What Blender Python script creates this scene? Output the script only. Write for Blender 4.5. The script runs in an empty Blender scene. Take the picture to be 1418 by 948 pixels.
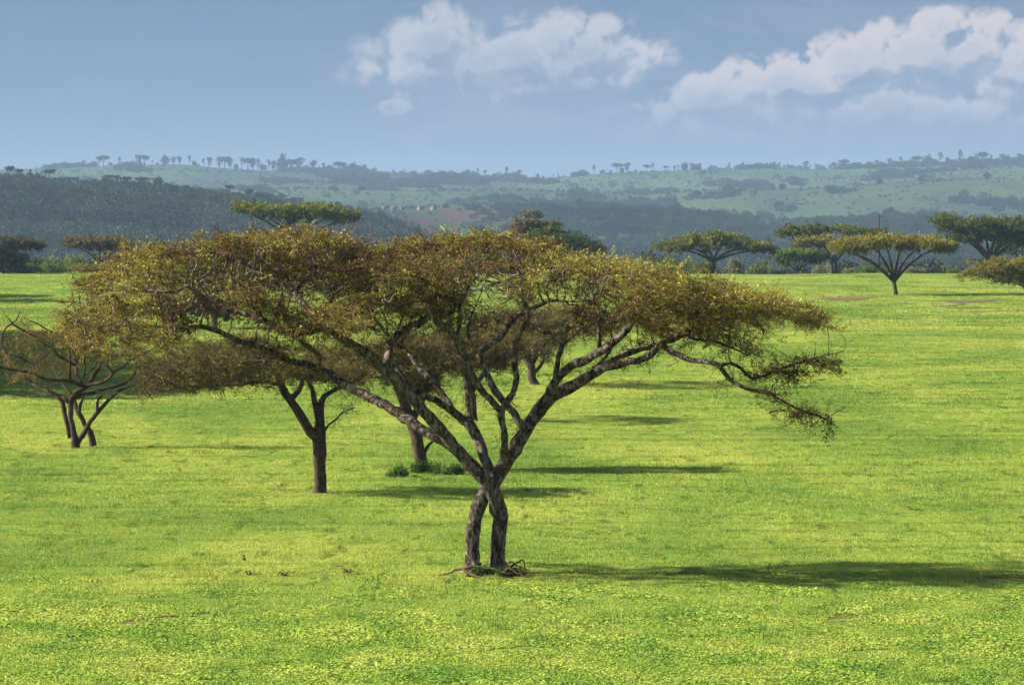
import bpy, math, random
import numpy as np
from mathutils import Vector

R = math.radians
scene = bpy.context.scene
COL = scene.collection
rng = np.random.default_rng(7)
random.seed(7)

# ------------------------------------------------------------------ camera
FPX = 7877.0            # focal length in photograph pixels (200 mm on 36 mm)
CXP, EYE = 709.0, 300.0  # photograph column straight ahead, row of the eye level
CAMZ = 9.0
cam_d = bpy.data.cameras.new('camera')
cam_d.lens = 200.0
cam_d.sensor_width = 36.0
cam_d.shift_y = -(474.0 - EYE) / 1418.0
cam_d.clip_start = 0.5
cam_d.clip_end = 60000.0
cam = bpy.data.objects.new('camera', cam_d)
COL.objects.link(cam)
cam.location = (0, 0, CAMZ)
cam.rotation_euler = (R(90), 0, 0)
scene.camera = cam

# ------------------------------------------------------------------ render look
scene.view_settings.view_transform = 'Standard'
scene.view_settings.look = 'None'
scene.view_settings.gamma = 1.0
scene.view_settings.exposure = 1.65
scene.render.engine = 'CYCLES'
scene.cycles.max_bounces = 6
scene.cycles.diffuse_bounces = 3
scene.cycles.transmission_bounces = 3
scene.cycles.transparent_max_bounces = 4
scene.cycles.volume_bounces = 1
scene.cycles.use_denoising = True

# ------------------------------------------------------------------ sun
SUN_EL = 28.0
sun_dir = Vector((-math.cos(R(SUN_EL)) * 0.9995, math.cos(R(SUN_EL)) * 0.03, math.sin(R(SUN_EL))))  # towards the sun
sun_d = bpy.data.lights.new('sun', 'SUN')
sun_d.energy = 5.0
sun_d.angle = R(0.5)
sun_d.color = (1.0, 0.93, 0.80)
sun = bpy.data.objects.new('sun', sun_d)
COL.objects.link(sun)
sun.rotation_euler = sun_dir.to_track_quat('Z', 'Y').to_euler()
sun.location = (-60, 60, 80)

# ------------------------------------------------------------------ node helper
class NT:
    def __init__(self, tree):
        self.t = tree
        self.n = tree.nodes
        self.l = tree.links
    def add(self, kind, **kw):
        nd = self.n.new(kind)
        for k, v in kw.items():
            setattr(nd, k, v)
        return nd
    def put(self, sock, val):
        if hasattr(val, 'is_output'):
            self.l.new(val, sock)
        elif isinstance(val, (tuple, list)) and len(val) == 3 and sock.type == 'RGBA':
            sock.default_value = (*val, 1)
        else:
            sock.default_value = val
    def math(self, op, a, b=None, c=None, clamp=False):
        nd = self.add('ShaderNodeMath', operation=op, use_clamp=clamp)
        self.put(nd.inputs[0], a)
        if b is not None:
            self.put(nd.inputs[1], b)
        if c is not None:
            self.put(nd.inputs[2], c)
        return nd.outputs[0]
    def noise(self, vec, scale, detail=4, rough=0.5, dist=0.0, out='Fac', dim='3D'):
        nd = self.add('ShaderNodeTexNoise', noise_dimensions=dim)
        if vec is not None:
            self.put(nd.inputs['Vector'], vec)
        nd.inputs['Scale'].default_value = scale
        nd.inputs['Detail'].default_value = detail
        nd.inputs['Roughness'].default_value = rough
        nd.inputs['Distortion'].default_value = dist
        return nd.outputs[out]
    def mapr(self, v, a, b, c=0.0, d=1.0, smooth=False):
        nd = self.add('ShaderNodeMapRange')
        nd.interpolation_type = 'SMOOTHSTEP' if smooth else 'LINEAR'
        self.put(nd.inputs[0], v)
        for i, x in enumerate((a, b, c, d)):
            self.put(nd.inputs[i + 1], x)
        return nd.outputs[0]
    def mix(self, f, a, b, mode='MIX'):
        nd = self.add('ShaderNodeMix', data_type='RGBA', blend_type=mode)
        self.put(nd.inputs['Factor'], f)
        self.put(nd.inputs[6], a)
        self.put(nd.inputs[7], b)
        return nd.outputs[2]
    def ramp(self, f, stops):
        nd = self.add('ShaderNodeValToRGB')
        cr = nd.color_ramp
        while len(cr.elements) < len(stops):
            cr.elements.new(0.5)
        for e, (p, c) in zip(cr.elements, stops):
            e.position = p
            e.color = (*c, 1)
        self.put(nd.inputs[0], f)
        return nd.outputs[0]
    def xyz(self, x, y, z):
        nd = self.add('ShaderNodeCombineXYZ')
        for i, v in enumerate((x, y, z)):
            self.put(nd.inputs[i], v)
        return nd.outputs[0]
    def vmul(self, v, s):
        nd = self.add('ShaderNodeVectorMath', operation='MULTIPLY')
        self.put(nd.inputs[0], v)
        self.put(nd.inputs[1], s)
        return nd.outputs[0]
    def vadd(self, v, s):
        nd = self.add('ShaderNodeVectorMath', operation='ADD')
        self.put(nd.inputs[0], v)
        self.put(nd.inputs[1], s)
        return nd.outputs[0]
    def attr(self, name, kind='GEOMETRY'):
        nd = self.add('ShaderNodeAttribute', attribute_name=name, attribute_type=kind)
        return nd.outputs['Fac']
    def pos(self):
        return self.add('ShaderNodeNewGeometry').outputs['Position']

# ------------------------------------------------------------------ world: sky with banks of cumulus
world = bpy.data.worlds.new('World')
scene.world = world
world.use_nodes = True
W = NT(world.node_tree)
W.n.clear()
wout = W.add('ShaderNodeOutputWorld')
bg = W.add('ShaderNodeBackground')
W.l.new(bg.outputs[0], wout.inputs[0])
SKYS = 0.05
bg.inputs[1].default_value = SKYS
skyn = W.add('ShaderNodeTexSky')
skyn.sky_type = 'NISHITA'
skyn.sun_disc = False
skyn.sun_elevation = R(SUN_EL)
skyn.sun_rotation = math.atan2(sun_dir.x, sun_dir.y)
skyn.air_density = 1.0
skyn.dust_density = 0.6
skyn.ozone_density = 2.0

# density of the clouds over (azimuth, elevation): a group used twice, the second time one step nearer the sun
cg = bpy.data.node_groups.new('cloud_density', 'ShaderNodeTree')
cg.interface.new_socket('P', in_out='INPUT', socket_type='NodeSocketVector')
cg.interface.new_socket('Density', in_out='OUTPUT', socket_type='NodeSocketFloat')
cg.interface.new_socket('Low', in_out='OUTPUT', socket_type='NodeSocketFloat')
G = NT(cg)
gi = G.add('NodeGroupInput')
go = G.add('NodeGroupOutput')
P = gi.outputs[0]
def U(px): return (px - CXP) / 100.0
def V(py): return (EYE - py) / 100.0
wob = G.noise(P, 0.9, 4, 0.55, 0.0, 'Color', '2D')
wobc = G.vadd(wob, (-0.5, -0.5, -0.5))
Pw = G.vadd(P, G.vmul(wobc, (0.42, 0.30, 0.0)))
def ell(v, px, py, rx, ry):
    s = G.add('ShaderNodeVectorMath', operation='SUBTRACT')
    G.put(s.inputs[0], v)
    s.inputs[1].default_value = (U(px), V(py), 0)
    m = G.vmul(s.outputs[0], (100.0 / rx, 100.0 / ry, 0))
    ln = G.add('ShaderNodeVectorMath', operation='LENGTH')
    G.put(ln.inputs[0], m)
    return G.math('SUBTRACT', 1.0, ln.outputs['Value'])
def union(items):
    cur = items[0]
    for it in items[1:]:
        cur = G.math('SMOOTH_MAX', cur, it, 0.2)
    return cur
cum = union([ell(Pw, 600, 62, 62, 50), ell(Pw, 690, 92, 185, 50), ell(Pw, 790, 80, 120, 56),
             ell(Pw, 1000, 140, 60, 42), ell(Pw, 1110, 118, 110, 42), ell(Pw, 1200, 90, 90, 42), ell(Pw, 1275, 88, 100, 58), ell(Pw, 1335, 66, 80, 46), ell(Pw, 1300, 42, 50, 26),
             ell(Pw, 1420, 105, 110, 62), ell(Pw, 1220, 165, 340, 62), ell(Pw, 800, 110, 90, 30), ell(Pw, 1560, 110, 150, 70), ell(Pw, 548, 152, 24, 13)])
sep = G.add('ShaderNodeSeparateXYZ'); G.put(sep.inputs[0], P)
absu = G.math('ABSOLUTE', G.math('SUBTRACT', sep.outputs[0], 0.5))
outside = G.mapr(absu, 8.5, 13.0, 0, 1, True)
gen = G.noise(G.vmul(P, (0.22, 0.5, 1)), 1.0, 3, 0.55, dim='2D')
gen = G.mapr(gen, 0.5, 0.75, -0.5, 0.9)
lowel = G.mapr(sep.outputs[1], 3.5, 10.0, 1, 0.3, True)
gen = G.math('MULTIPLY', gen, lowel)
gen = G.math('SUBTRACT', gen, G.math('MULTIPLY', G.math('SUBTRACT', 1.0, outside), 2.0))
def billow(scale, amp):
    vor = G.add('ShaderNodeTexVoronoi', feature='F1', voronoi_dimensions='2D')
    vor.inputs['Scale'].default_value = scale
    vor.inputs['Detail'].default_value = 2.0
    vor.inputs['Roughness'].default_value = 0.5
    G.put(vor.inputs['Vector'], Pw)
    d = vor.outputs['Distance']
    return G.math('MULTIPLY', G.math('SUBTRACT', 0.5, G.math('MULTIPLY', d, d)), amp)
bil = billow(2.3, 0.55)
fb = G.math('SUBTRACT', G.noise(P, 2.6, 6, 0.62, dim='2D'), 0.5)
base = G.math('ADD', G.math('MULTIPLY', G.math('MAXIMUM', cum, gen), 1.6), 0.28)
det = G.math('ADD', bil, G.math('MULTIPLY', fb, 0.55))
G.l.new(G.math('ADD', base, det), go.inputs[0])
lowc = G.noise(G.vmul(P, (0.35, 1.25, 1)), 1.3, 5, 0.55, 0.6, dim='2D')
G.l.new(lowc, go.inputs[1])

tc = W.add('ShaderNodeTexCoord')
sp = W.add('ShaderNodeSeparateXYZ'); W.l.new(tc.outputs['Generated'], sp.inputs[0])
az = W.math('ARCTAN2', sp.outputs[0], sp.outputs[1])
el = W.math('ARCSINE', sp.outputs[2])
uu = W.math('MULTIPLY', az, FPX / 100.0)
vv = W.math('MULTIPLY', el, FPX / 100.0)
PP = W.xyz(uu, vv, 0.0)
c1 = W.add('ShaderNodeGroup'); c1.node_tree = cg; W.put(c1.inputs[0], PP)
c2 = W.add('ShaderNodeGroup'); c2.node_tree = cg; W.put(c2.inputs[0], W.vadd(PP, (-0.13, 0.17, 0)))
dens = c1.outputs['Density']
alpha = W.mapr(dens, -0.22, W.mapr(uu, -0.5, 4.0, 0.62, 0.32), 0, 1, True)
lit = W.math('SUBTRACT', dens, c2.outputs['Density'])
lit = W.mapr(lit, -0.42, 0.42, 0.0, 1.0, True)
rim = W.mapr(dens, 1.7, 0.45, W.mapr(uu, 1.5, 4.5, 0.5, 0.62), 1.0, True)
topf = W.math('MULTIPLY', W.mapr(vv, 0.9, 2.1, 0.15, 1.0, True), rim)
lit2 = W.math('MULTIPLY', lit, topf)
rightc = W.mapr(uu, 1.5, 4.5, 0.0, 1.0, True)
bodyl = W.noise(PP, 1.5, 4, 0.6, 0.3, dim='2D')
body = W.mix(W.mapr(vv, 0.9, 2.0), (1.70, 2.15, 3.05), W.mix(W.mapr(bodyl, 0.4, 0.62, 0, 1, True), (1.80, 2.25, 3.15), (2.45, 2.8, 3.5)))
cloudcol = W.mix(lit2, body, W.mix(rightc, (3.05, 3.5, 4.15), (3.6, 3.7, 4.25)))
cloudcol = W.mix(W.math('MULTIPLY', W.math('POWER', lit2, 2.2), W.mapr(uu, -0.4, 4.5, 0.35, 1.0)), cloudcol, (4.4, 4.05, 4.2))
blue = W.mix(W.mapr(vv, 0.4, 3.4, 0, 1), (1.60, 2.22, 3.20), (0.84, 1.45, 2.55))
lowf = W.mapr(c1.outputs['Low'], 0.42, 0.62, 0, 1, True)
bandz = W.mapr(vv, 1.3, 2.2, 1.0, 0.45, True)
rightw = W.mapr(uu, -4.0, 0.5, 0.15, 1.0, True)
lowa = W.math('MULTIPLY', W.math('MULTIPLY', lowf, bandz), rightw)
bank = W.math('MULTIPLY', W.mapr(vv, 1.25, 1.75, 0.7, 0.0, True), rightw)
blue = W.mix(bank, blue, (1.62, 2.08, 3.05))
blue = W.mix(W.math('MULTIPLY', lowa, 0.6), blue, (2.05, 2.45, 3.3))
cov = W.mapr(vv, 6.0, 30.0, 0.93, 0.0, True)
skyc = W.mix(cov, skyn.outputs[0], blue)
acol = W.math('MULTIPLY', alpha, W.mapr(lit2, 0.0, 0.5, 0.75, 0.95))
final = W.mix(acol, skyc, cloudcol)
W.l.new(final, bg.inputs[0])
world.cycles.sampling_method = 'MANUAL'
world.cycles.sample_map_resolution = 512
scene.cycles.adaptive_threshold = 0.02

# ------------------------------------------------------------------ haze (air) -- box added after the land
HAZE_DENS = 5.8e-5

# ------------------------------------------------------------------ object helpers
def tag(o, label=None, cat=None, group=None, kind=None):
    if label: o['label'] = label
    if cat: o['category'] = cat
    if group: o['group'] = group
    if kind: o['kind'] = kind
    return o

def empty(name, loc, rotz=0.0):
    o = bpy.data.objects.new(name, None)
    o.empty_display_size = 0.3
    COL.objects.link(o)
    o.location = loc
    o.rotation_euler = (0, 0, rotz)
    return o

def mesh_np(name, verts, faces, mats, parent=None, matidx=None, attrs=None, smooth=False, link=True):
    """faces: (n,3) or (n,4) int array, or a list of such arrays"""
    if not isinstance(faces, list):
        faces = [faces]
    faces = [f for f in faces if len(f)]
    me = bpy.data.meshes.new(name)
    me.vertices.add(len(verts))
    me.vertices.foreach_set('co', np.asarray(verts, dtype=np.float32).ravel())
    tot = np.concatenate([np.full(len(f), f.shape[1], dtype=np.int32) for f in faces])
    idx = np.concatenate([f.ravel() for f in faces]).astype(np.int32)
    me.loops.add(len(idx))
    me.loops.foreach_set('vertex_index', idx)
    me.polygons.add(len(tot))
    start = np.concatenate([[0], np.cumsum(tot)[:-1]]).astype(np.int32)
    me.polygons.foreach_set('loop_start', start)
    me.polygons.foreach_set('loop_total', tot)
    if matidx is not None:
        me.polygons.foreach_set('material_index', np.asarray(matidx, dtype=np.int32))
    if smooth:
        me.polygons.foreach_set('use_smooth', np.ones(len(tot), dtype=bool))
    if attrs:
        for k, a in attrs.items():
            at = me.attributes.new(k, 'FLOAT', 'POINT')
            at.data.foreach_set('value', np.asarray(a, dtype=np.float32))
    for m in (mats if isinstance(mats, (list, tuple)) else [mats]):
        me.materials.append(m)
    me.update(calc_edges=True)
    me.validate()
    o = bpy.data.objects.new(name, me)
    if link:
        COL.objects.link(o)
    if parent is not None:
        o.parent = parent
    return o

def noise2(x, y, seed=0, octaves=4, gain=0.5):
    """value noise, vectorised"""
    x = np.asarray(x, float); y = np.asarray(y, float)
    out = np.zeros(np.broadcast(x, y).shape); amp = 1.0; tot = 0.0
    for o in range(octaves):
        xi = np.floor(x); yi = np.floor(y); fx = x - xi; fy = y - yi
        fx = fx * fx * (3 - 2 * fx); fy = fy * fy * (3 - 2 * fy)
        def h(a, b):
            n = np.sin(a * 127.1 + b * 311.7 + seed * 74.7 + o * 19.3) * 43758.5453
            return n - np.floor(n)
        v = (h(xi, yi) * (1 - fx) + h(xi + 1, yi) * fx) * (1 - fy) + (h(xi, yi + 1) * (1 - fx) + h(xi + 1, yi + 1) * fx) * fy
        out += v * amp; tot += amp; amp *= gain; x = x * 2.03 + 5.1; y = y * 2.03 + 3.7
    return out / tot

# ------------------------------------------------------------------ materials
def new_mat(name):
    m = bpy.data.materials.new(name)
    m.use_nodes = True
    t = NT(m.node_tree)
    t.n.clear()
    out = t.add('ShaderNodeOutputMaterial')
    return m, t, out

def leafy(name, colour, transl=0.35, rough=0.6):
    """colour: function(t) -> colour socket"""
    m, t, out = new_mat(name)
    c = colour(t)
    d = t.add('ShaderNodeBsdfPrincipled')
    t.put(d.inputs['Base Color'], c)
    d.inputs['Roughness'].default_value = rough
    d.inputs['Specular IOR Level'].default_value = 0.10
    tr = t.add('ShaderNodeBsdfTranslucent')
    t.put(tr.inputs[0], c)
    mx = t.add('ShaderNodeMixShader')
    mx.inputs[0].default_value = transl
    t.l.new(d.outputs[0], mx.inputs[1]); t.l.new(tr.outputs[0], mx.inputs[2])
    t.l.new(mx.outputs[0], out.inputs[0])
    return m

def solid(name, colour, rough=0.85, bump=None):
    m, t, out = new_mat(name)
    d = t.add('ShaderNodeBsdfPrincipled')
    c = colour(t) if callable(colour) else colour
    t.put(d.inputs['Base Color'], c)
    d.inputs['Roughness'].default_value = rough
    d.inputs['Specular IOR Level'].default_value = 0.05
    if bump:
        b = t.add('ShaderNodeBump')
        b.inputs['Strength'].default_value = bump[0]
        b.inputs['Distance'].default_value = bump[1]
        t.put(b.inputs['Height'], bump[2](t))
        t.l.new(b.outputs[0], d.inputs['Normal'])
    t.l.new(d.outputs[0], out.inputs[0])
    return m

# pasture colours: the same broad patches for soil sheet and blades
def pasture(t, dark=1.0):
    p = t.pos()
    ps = t.vmul(p, (0.35, 0.09, 0.0))
    big = t.noise(ps, 0.30, 4, 0.55, 0.4)
    mid = t.noise(t.vmul(p, (1.0, 0.30, 0.0)), 0.45, 4, 0.6, 0.3)
    c = t.ramp(big, [(0.36, (0.175, 0.300, 0.046)), (0.5, (0.315, 0.425, 0.070)), (0.62, (0.430, 0.490, 0.092))])
    c = t.mix(t.mapr(mid, 0.48, 0.78, 0, 0.6, True), c, (0.105, 0.215, 0.016))
    fur = t.noise(t.vadd(t.vmul(p, (0.012, 0.42, 0.0)), t.vmul(t.noise(t.vmul(p, (0.02, 0.01, 0)), 1.0, 2, 0.5, out='Color'), (0.0, 3.0, 0.0))), 1.0, 3, 0.6)
    c = t.mix(t.mapr(fur, 0.52, 0.64, 0, 0.45, True), c, (0.10, 0.20, 0.025))
    c = t.mix(t.mapr(fur, 0.44, 0.36, 0, 0.35, True), c, (0.38, 0.38, 0.09))
    fine = t.noise(t.vmul(p, (1.0, 0.16, 0.0)), 1.6, 5, 0.7, 0.2)
    c = t.mix(t.mapr(fine, 0.52, 0.68, 0, 0.85, True), c, (0.055, 0.14, 0.012))
    c = t.mix(t.mapr(fine, 0.46, 0.30, 0, 0.5, True), c, (0.37, 0.37, 0.06))
    return c

def grass_col(t):
    c = pasture(t)
    rnd = t.attr('tone')
    inst = t.add('ShaderNodeObjectInfo').outputs['Random']
    c = t.mix(t.mapr(rnd, 0.55, 1.0, 0, 0.75), c, (0.45, 0.46, 0.08))
    c = t.mix(t.mapr(rnd, 0.30, 0.0, 0, 0.65), c, (0.035, 0.11, 0.012))
    c = t.mix(t.mapr(inst, 0.90, 1.0, 0, 0.5), c, (0.24, 0.20, 0.06))
    c = t.mix(t.mapr(inst, 0.10, 0.0, 0, 0.7), c, (0.04, 0.12, 0.012))
    return c
M_grass = leafy('grass', grass_col, 0.35, 0.55)

def clover_col(t):
    p = t.pos()
    big = t.noise(t.vmul(p, (1.0, 0.35, 0.0)), 0.5, 4, 0.6, 0.5)
    c = t.ramp(big, [(0.35, (0.165, 0.30, 0.040)), (0.5, (0.30, 0.41, 0.062)), (0.66, (0.41, 0.47, 0.09))])
    rnd = t.attr('tone')
    c = t.mix(t.mapr(rnd, 0.6, 1.0, 0, 0.6), c, (0.44, 0.52, 0.13))
    c = t.mix(t.mapr(rnd, 0.25, 0.0, 0, 0.7), c, (0.02, 0.09, 0.012))
    return c
M_clover = leafy('leafy_ground_cover', clover_col, 0.35, 0.5)

def ground_col(t):
    c = pasture(t)
    p = t.pos()
    sp_ = t.noise(t.vmul(p, (1, 0.5, 0)), 2.2, 6, 0.7)
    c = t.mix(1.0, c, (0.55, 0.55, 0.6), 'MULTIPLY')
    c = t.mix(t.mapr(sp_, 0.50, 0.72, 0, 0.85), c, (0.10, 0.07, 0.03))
    c = t.mix(t.mapr(t.noise(p, 5.0, 5, 0.7), 0.5, 0.62, 0, 0.6), c, (0.05, 0.12, 0.012))
    return c
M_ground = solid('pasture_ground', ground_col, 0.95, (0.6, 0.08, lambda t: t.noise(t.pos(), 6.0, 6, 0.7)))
M_soil = solid('bare_soil', lambda t: t.mix(t.mapr(t.noise(t.pos(), 3.0, 5, 0.7), 0.35, 0.65), (0.075, 0.055, 0.026), (0.19, 0.135, 0.065)), 0.95,
               (0.8, 0.05, lambda t: t.noise(t.pos(), 9.0, 5, 0.7)))

def bark_col(t):
    oc = t.add('ShaderNodeTexCoord').outputs['Object']
    n1 = t.noise(t.vmul(oc, (1, 1, 0.35)), 9.0, 6, 0.65, 0.5)
    c = t.ramp(n1, [(0.36, (0.012, 0.008, 0.006)), (0.54, (0.055, 0.038, 0.026)), (0.68, (0.26, 0.21, 0.16))])
    lich = t.noise(t.vmul(oc, (1, 1, 0.5)), 7.5, 6, 0.75, 0.5)
    return t.mix(t.mapr(lich, 0.46, 0.66, 0, 0.75), c, (0.35, 0.31, 0.25))
def bark_h(t):
    oc = t.add('ShaderNodeTexCoord').outputs['Object']
    return t.noise(t.vmul(oc, (1, 1, 0.22)), 16.0, 5, 0.7, 0.3)
M_bark = solid('acacia_bark', bark_col, 0.9, (1.0, 0.05, bark_h))
M_bark_dark = solid('dark_bark', lambda t: t.ramp(t.noise(t.add('ShaderNodeTexCoord').outputs['Object'], 5.0, 5, 0.6),
                [(0.3, (0.018, 0.012, 0.009)), (0.7, (0.10, 0.070, 0.048))]), 0.9, (0.8, 0.04, bark_h))
M_dead = solid('dead_wood', lambda t: t.ramp(t.noise(t.add('ShaderNodeTexCoord').outputs['Object'], 6.0, 5, 0.6),
                [(0.3, (0.035, 0.022, 0.014)), (0.7, (0.13, 0.08, 0.05))]), 0.9)
M_twig = solid('fine_twigs', lambda t: t.ramp(t.attr('tone'), [(0.0, (0.018, 0.012, 0.006)), (0.5, (0.095, 0.060, 0.026)), (1.0, (0.27, 0.20, 0.075))]), 0.8)

M_twig_olive = solid('dry_olive_twigs', lambda t: t.ramp(t.attr('tone'), [(0.0, (0.022, 0.017, 0.008)), (0.6, (0.085, 0.065, 0.026)), (1.0, (0.22, 0.17, 0.07))]), 0.8)
def leaf_mat(name, stops, tr=0.35):
    return leafy(name, lambda t: t.ramp(t.attr('tone'), stops), tr)
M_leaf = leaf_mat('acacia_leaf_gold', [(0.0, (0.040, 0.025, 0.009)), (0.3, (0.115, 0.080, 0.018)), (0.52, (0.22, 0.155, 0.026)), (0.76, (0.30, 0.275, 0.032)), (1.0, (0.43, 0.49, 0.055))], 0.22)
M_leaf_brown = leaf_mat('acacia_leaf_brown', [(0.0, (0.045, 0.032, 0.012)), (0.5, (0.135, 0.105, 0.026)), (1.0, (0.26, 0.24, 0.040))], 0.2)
M_leaf_olive = leaf_mat('acacia_leaf_olive', [(0.0, (0.035, 0.05, 0.010)), (0.5, (0.085, 0.105, 0.016)), (1.0, (0.24, 0.24, 0.030))])
M_leaf_ochre = leaf_mat('acacia_leaf_ochre', [(0.0, (0.07, 0.075, 0.014)), (0.5, (0.15, 0.14, 0.022)), (1.0, (0.27, 0.23, 0.04))])
M_leaf_dark = leaf_mat('leaf_dark', [(0.0, (0.012, 0.028, 0.008)), (0.5, (0.030, 0.055, 0.012)), (1.0, (0.07, 0.10, 0.02))])
M_leaf_dull = leaf_mat('leaf_dull_brown', [(0.0, (0.035, 0.03, 0.014)), (0.5, (0.065, 0.055, 0.022)), (1.0, (0.12, 0.10, 0.035))])
M_leaf_bush = leaf_mat('leaf_bush', [(0.0, (0.05, 0.085, 0.014)), (0.5, (0.10, 0.15, 0.02)), (1.0, (0.20, 0.24, 0.03))])
M_leaf_weed = leaf_mat('leaf_weed', [(0.0, (0.012, 0.045, 0.006)), (0.5, (0.035, 0.095, 0.012)), (1.0, (0.09, 0.17, 0.02))])
M_leaf_pale = leaf_mat('leaf_pale_bush', [(0.0, (0.08, 0.10, 0.04)), (0.5, (0.16, 0.18, 0.07)), (1.0, (0.28, 0.28, 0.13))])
def far_col(t):
    c = t.ramp(t.attr('tone'), [(0.0, (0.012, 0.024, 0.012)), (0.5, (0.026, 0.042, 0.018)), (1.0, (0.060, 0.080, 0.030))])
    r = t.add('ShaderNodeObjectInfo').outputs['Random']
    c = t.mix(t.mapr(r, 0.5, 1.0, 0, 0.6), c, (0.038, 0.050, 0.030))
    c = t.mix(t.mapr(r, 0.4, 0.0, 0, 0.7), c, (0.008, 0.018, 0.010))
    pn = t.noise(t.vmul(t.pos(), (0.02, 0.008, 0.03)), 1.0, 4, 0.6)
    c = t.mix(t.mapr(pn, 0.50, 0.62, 0, 0.8, True), c, (0.046, 0.058, 0.034))
    return t.mix(t.mapr(pn, 0.46, 0.36, 0, 0.75, True), c, (0.007, 0.015, 0.010))
M_leaf_far = leafy('leaf_far', far_col, 0.2)

# ------------------------------------------------------------------ land
def to_world(px, py, d):
    px = np.asarray(px, float); py = np.asarray(py, float); d = np.asarray(d, float)
    return np.stack(np.broadcast_arrays((px - CXP) / FPX * d, d, CAMZ - (py - EYE) / FPX * d), -1)

FIELD_END = 900.0
def field_z(x, y):
    amp = np.clip((np.asarray(y, float) - 150) / 500.0, 0, 1) * 0.9
    return amp * (noise2(x / 38.0 + 3, y / 75.0, 3, 3) - 0.5)

def interp(xs, pts):
    pts = np.array(pts, float)
    return np.interp(xs, pts[:, 0], pts[:, 1])

CR_A = [(-3000, 225), (-1200, 238), (0, 243), (100, 249), (200, 256), (280, 264), (340, 268), (400, 275), (450, 285), (500, 294), (545, 306), (585, 326), (630, 346), (700, 352), (900, 352), (1100, 350), (1418, 352), (2200, 345), (3200, 300), (6000, 290)]
CR_B = [(-3000, 300), (0, 300), (430, 294), (520, 291), (600, 289), (680, 284), (760, 284), (850, 288), (930, 292), (1000, 298), (1085, 307), (1130, 306), (1200, 301), (1290, 300), (1418, 305), (2200, 290), (4000, 300)]
CR_C2 = [(-3000, 258), (0, 262), (300, 262), (430, 262), (560, 266), (700, 264), (800, 268), (880, 271), (960, 265), (1040, 262), (1110, 262), (1180, 258), (1250, 251), (1330, 248), (1418, 247), (2500, 255), (5000, 245)]
CR_C = [(-3000, 236), (-1000, 240), (0, 235), (100, 232), (200, 228), (250, 227), (300, 232), (400, 239), (450, 240), (520, 238), (560, 239), (640, 242), (760, 248), (800, 244), (860, 239), (930, 236), (1000, 234), (1060, 233), (1140, 234), (1200, 232), (1280, 229), (1350, 227), (1418, 226), (2500, 235), (5000, 222)]
DA, DB, DC2, DC = 3500.0, 4700.0, 6500.0, 9000.0
def land_z(px, d):
    px = np.asarray(px, float); d = np.asarray(d, float)
    px, d = np.broadcast_arrays(px, d)
    def zc(cr, dd): return CAMZ - (interp(px, cr) - EYE) / FPX * dd
    zA, zB, zC2, zC = zc(CR_A, DA), zc(CR_B, DB), zc(CR_C2, DC2), zc(CR_C, DC)
    z885 = field_z((px - CXP) / FPX * FIELD_END, np.full(px.shape, FIELD_END))
    knots_d = [FIELD_END, 1150.0, 1700.0, 2500.0, DA, 3950.0, DB, 5500.0, DC2, 7400.0, DC, 11000.0, 14000.0]
    knots_z = [z885, z885 - 6, -16 + 0 * px, -19 + 0 * px, zA, np.minimum(zA, zB) - 6, zB, np.minimum(zB, zC2) + 1 - 6, zC2, np.minimum(zC2, zC) + 3, zC, zC - 25, zC - 40]
    out = np.zeros(px.shape)
    for i in range(len(knots_d) - 1):
        a, b = knots_d[i], knots_d[i + 1]
        m = (d >= a) & (d <= b)
        t = np.clip((d - a) / (b - a), 0, 1)
        t = t * t * (3 - 2 * t) * 0.6 + t * 0.4
        out = np.where(m, knots_z[i] * (1 - t) + knots_z[i + 1] * t, out)
    x = (px - CXP) / FPX * d
    rel = np.clip((d - 1200) / 1500, 0, 1)
    near_crest = np.minimum.reduce([np.abs(d - DA) / 300, np.abs(d - DB) / 300, np.abs(d - DC2) / 400, np.abs(d - DC) / 400, np.ones(px.shape)])
    out = out + rel * (noise2(x / 260.0, d / 260.0, 11, 4) - 0.5) * (2 + 10 * near_crest * np.clip(d / 6000, 0.4, 1.2))
    return out

# field sheet
xs = np.concatenate([np.linspace(-900, -100, 30), np.linspace(-90, 90, 121), np.linspace(100, 900, 30)])
ys = np.concatenate([np.linspace(-200, 80, 12), np.linspace(90, 300, 141), np.linspace(306, FIELD_END, 120)])
X, Y = np.meshgrid(xs, ys)
Z = field_z(X, Y)
nx, ny = len(xs), len(ys)
I = (np.arange(ny - 1)[:, None] * nx + np.arange(nx - 1)[None, :]).ravel()
quads = np.stack([I, I + 1, I + nx + 1, I + nx], 1)
tag(mesh_np('grass_field', np.stack([X, Y, Z], -1).reshape(-1, 3), quads, M_ground, smooth=True), kind='structure')

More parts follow.
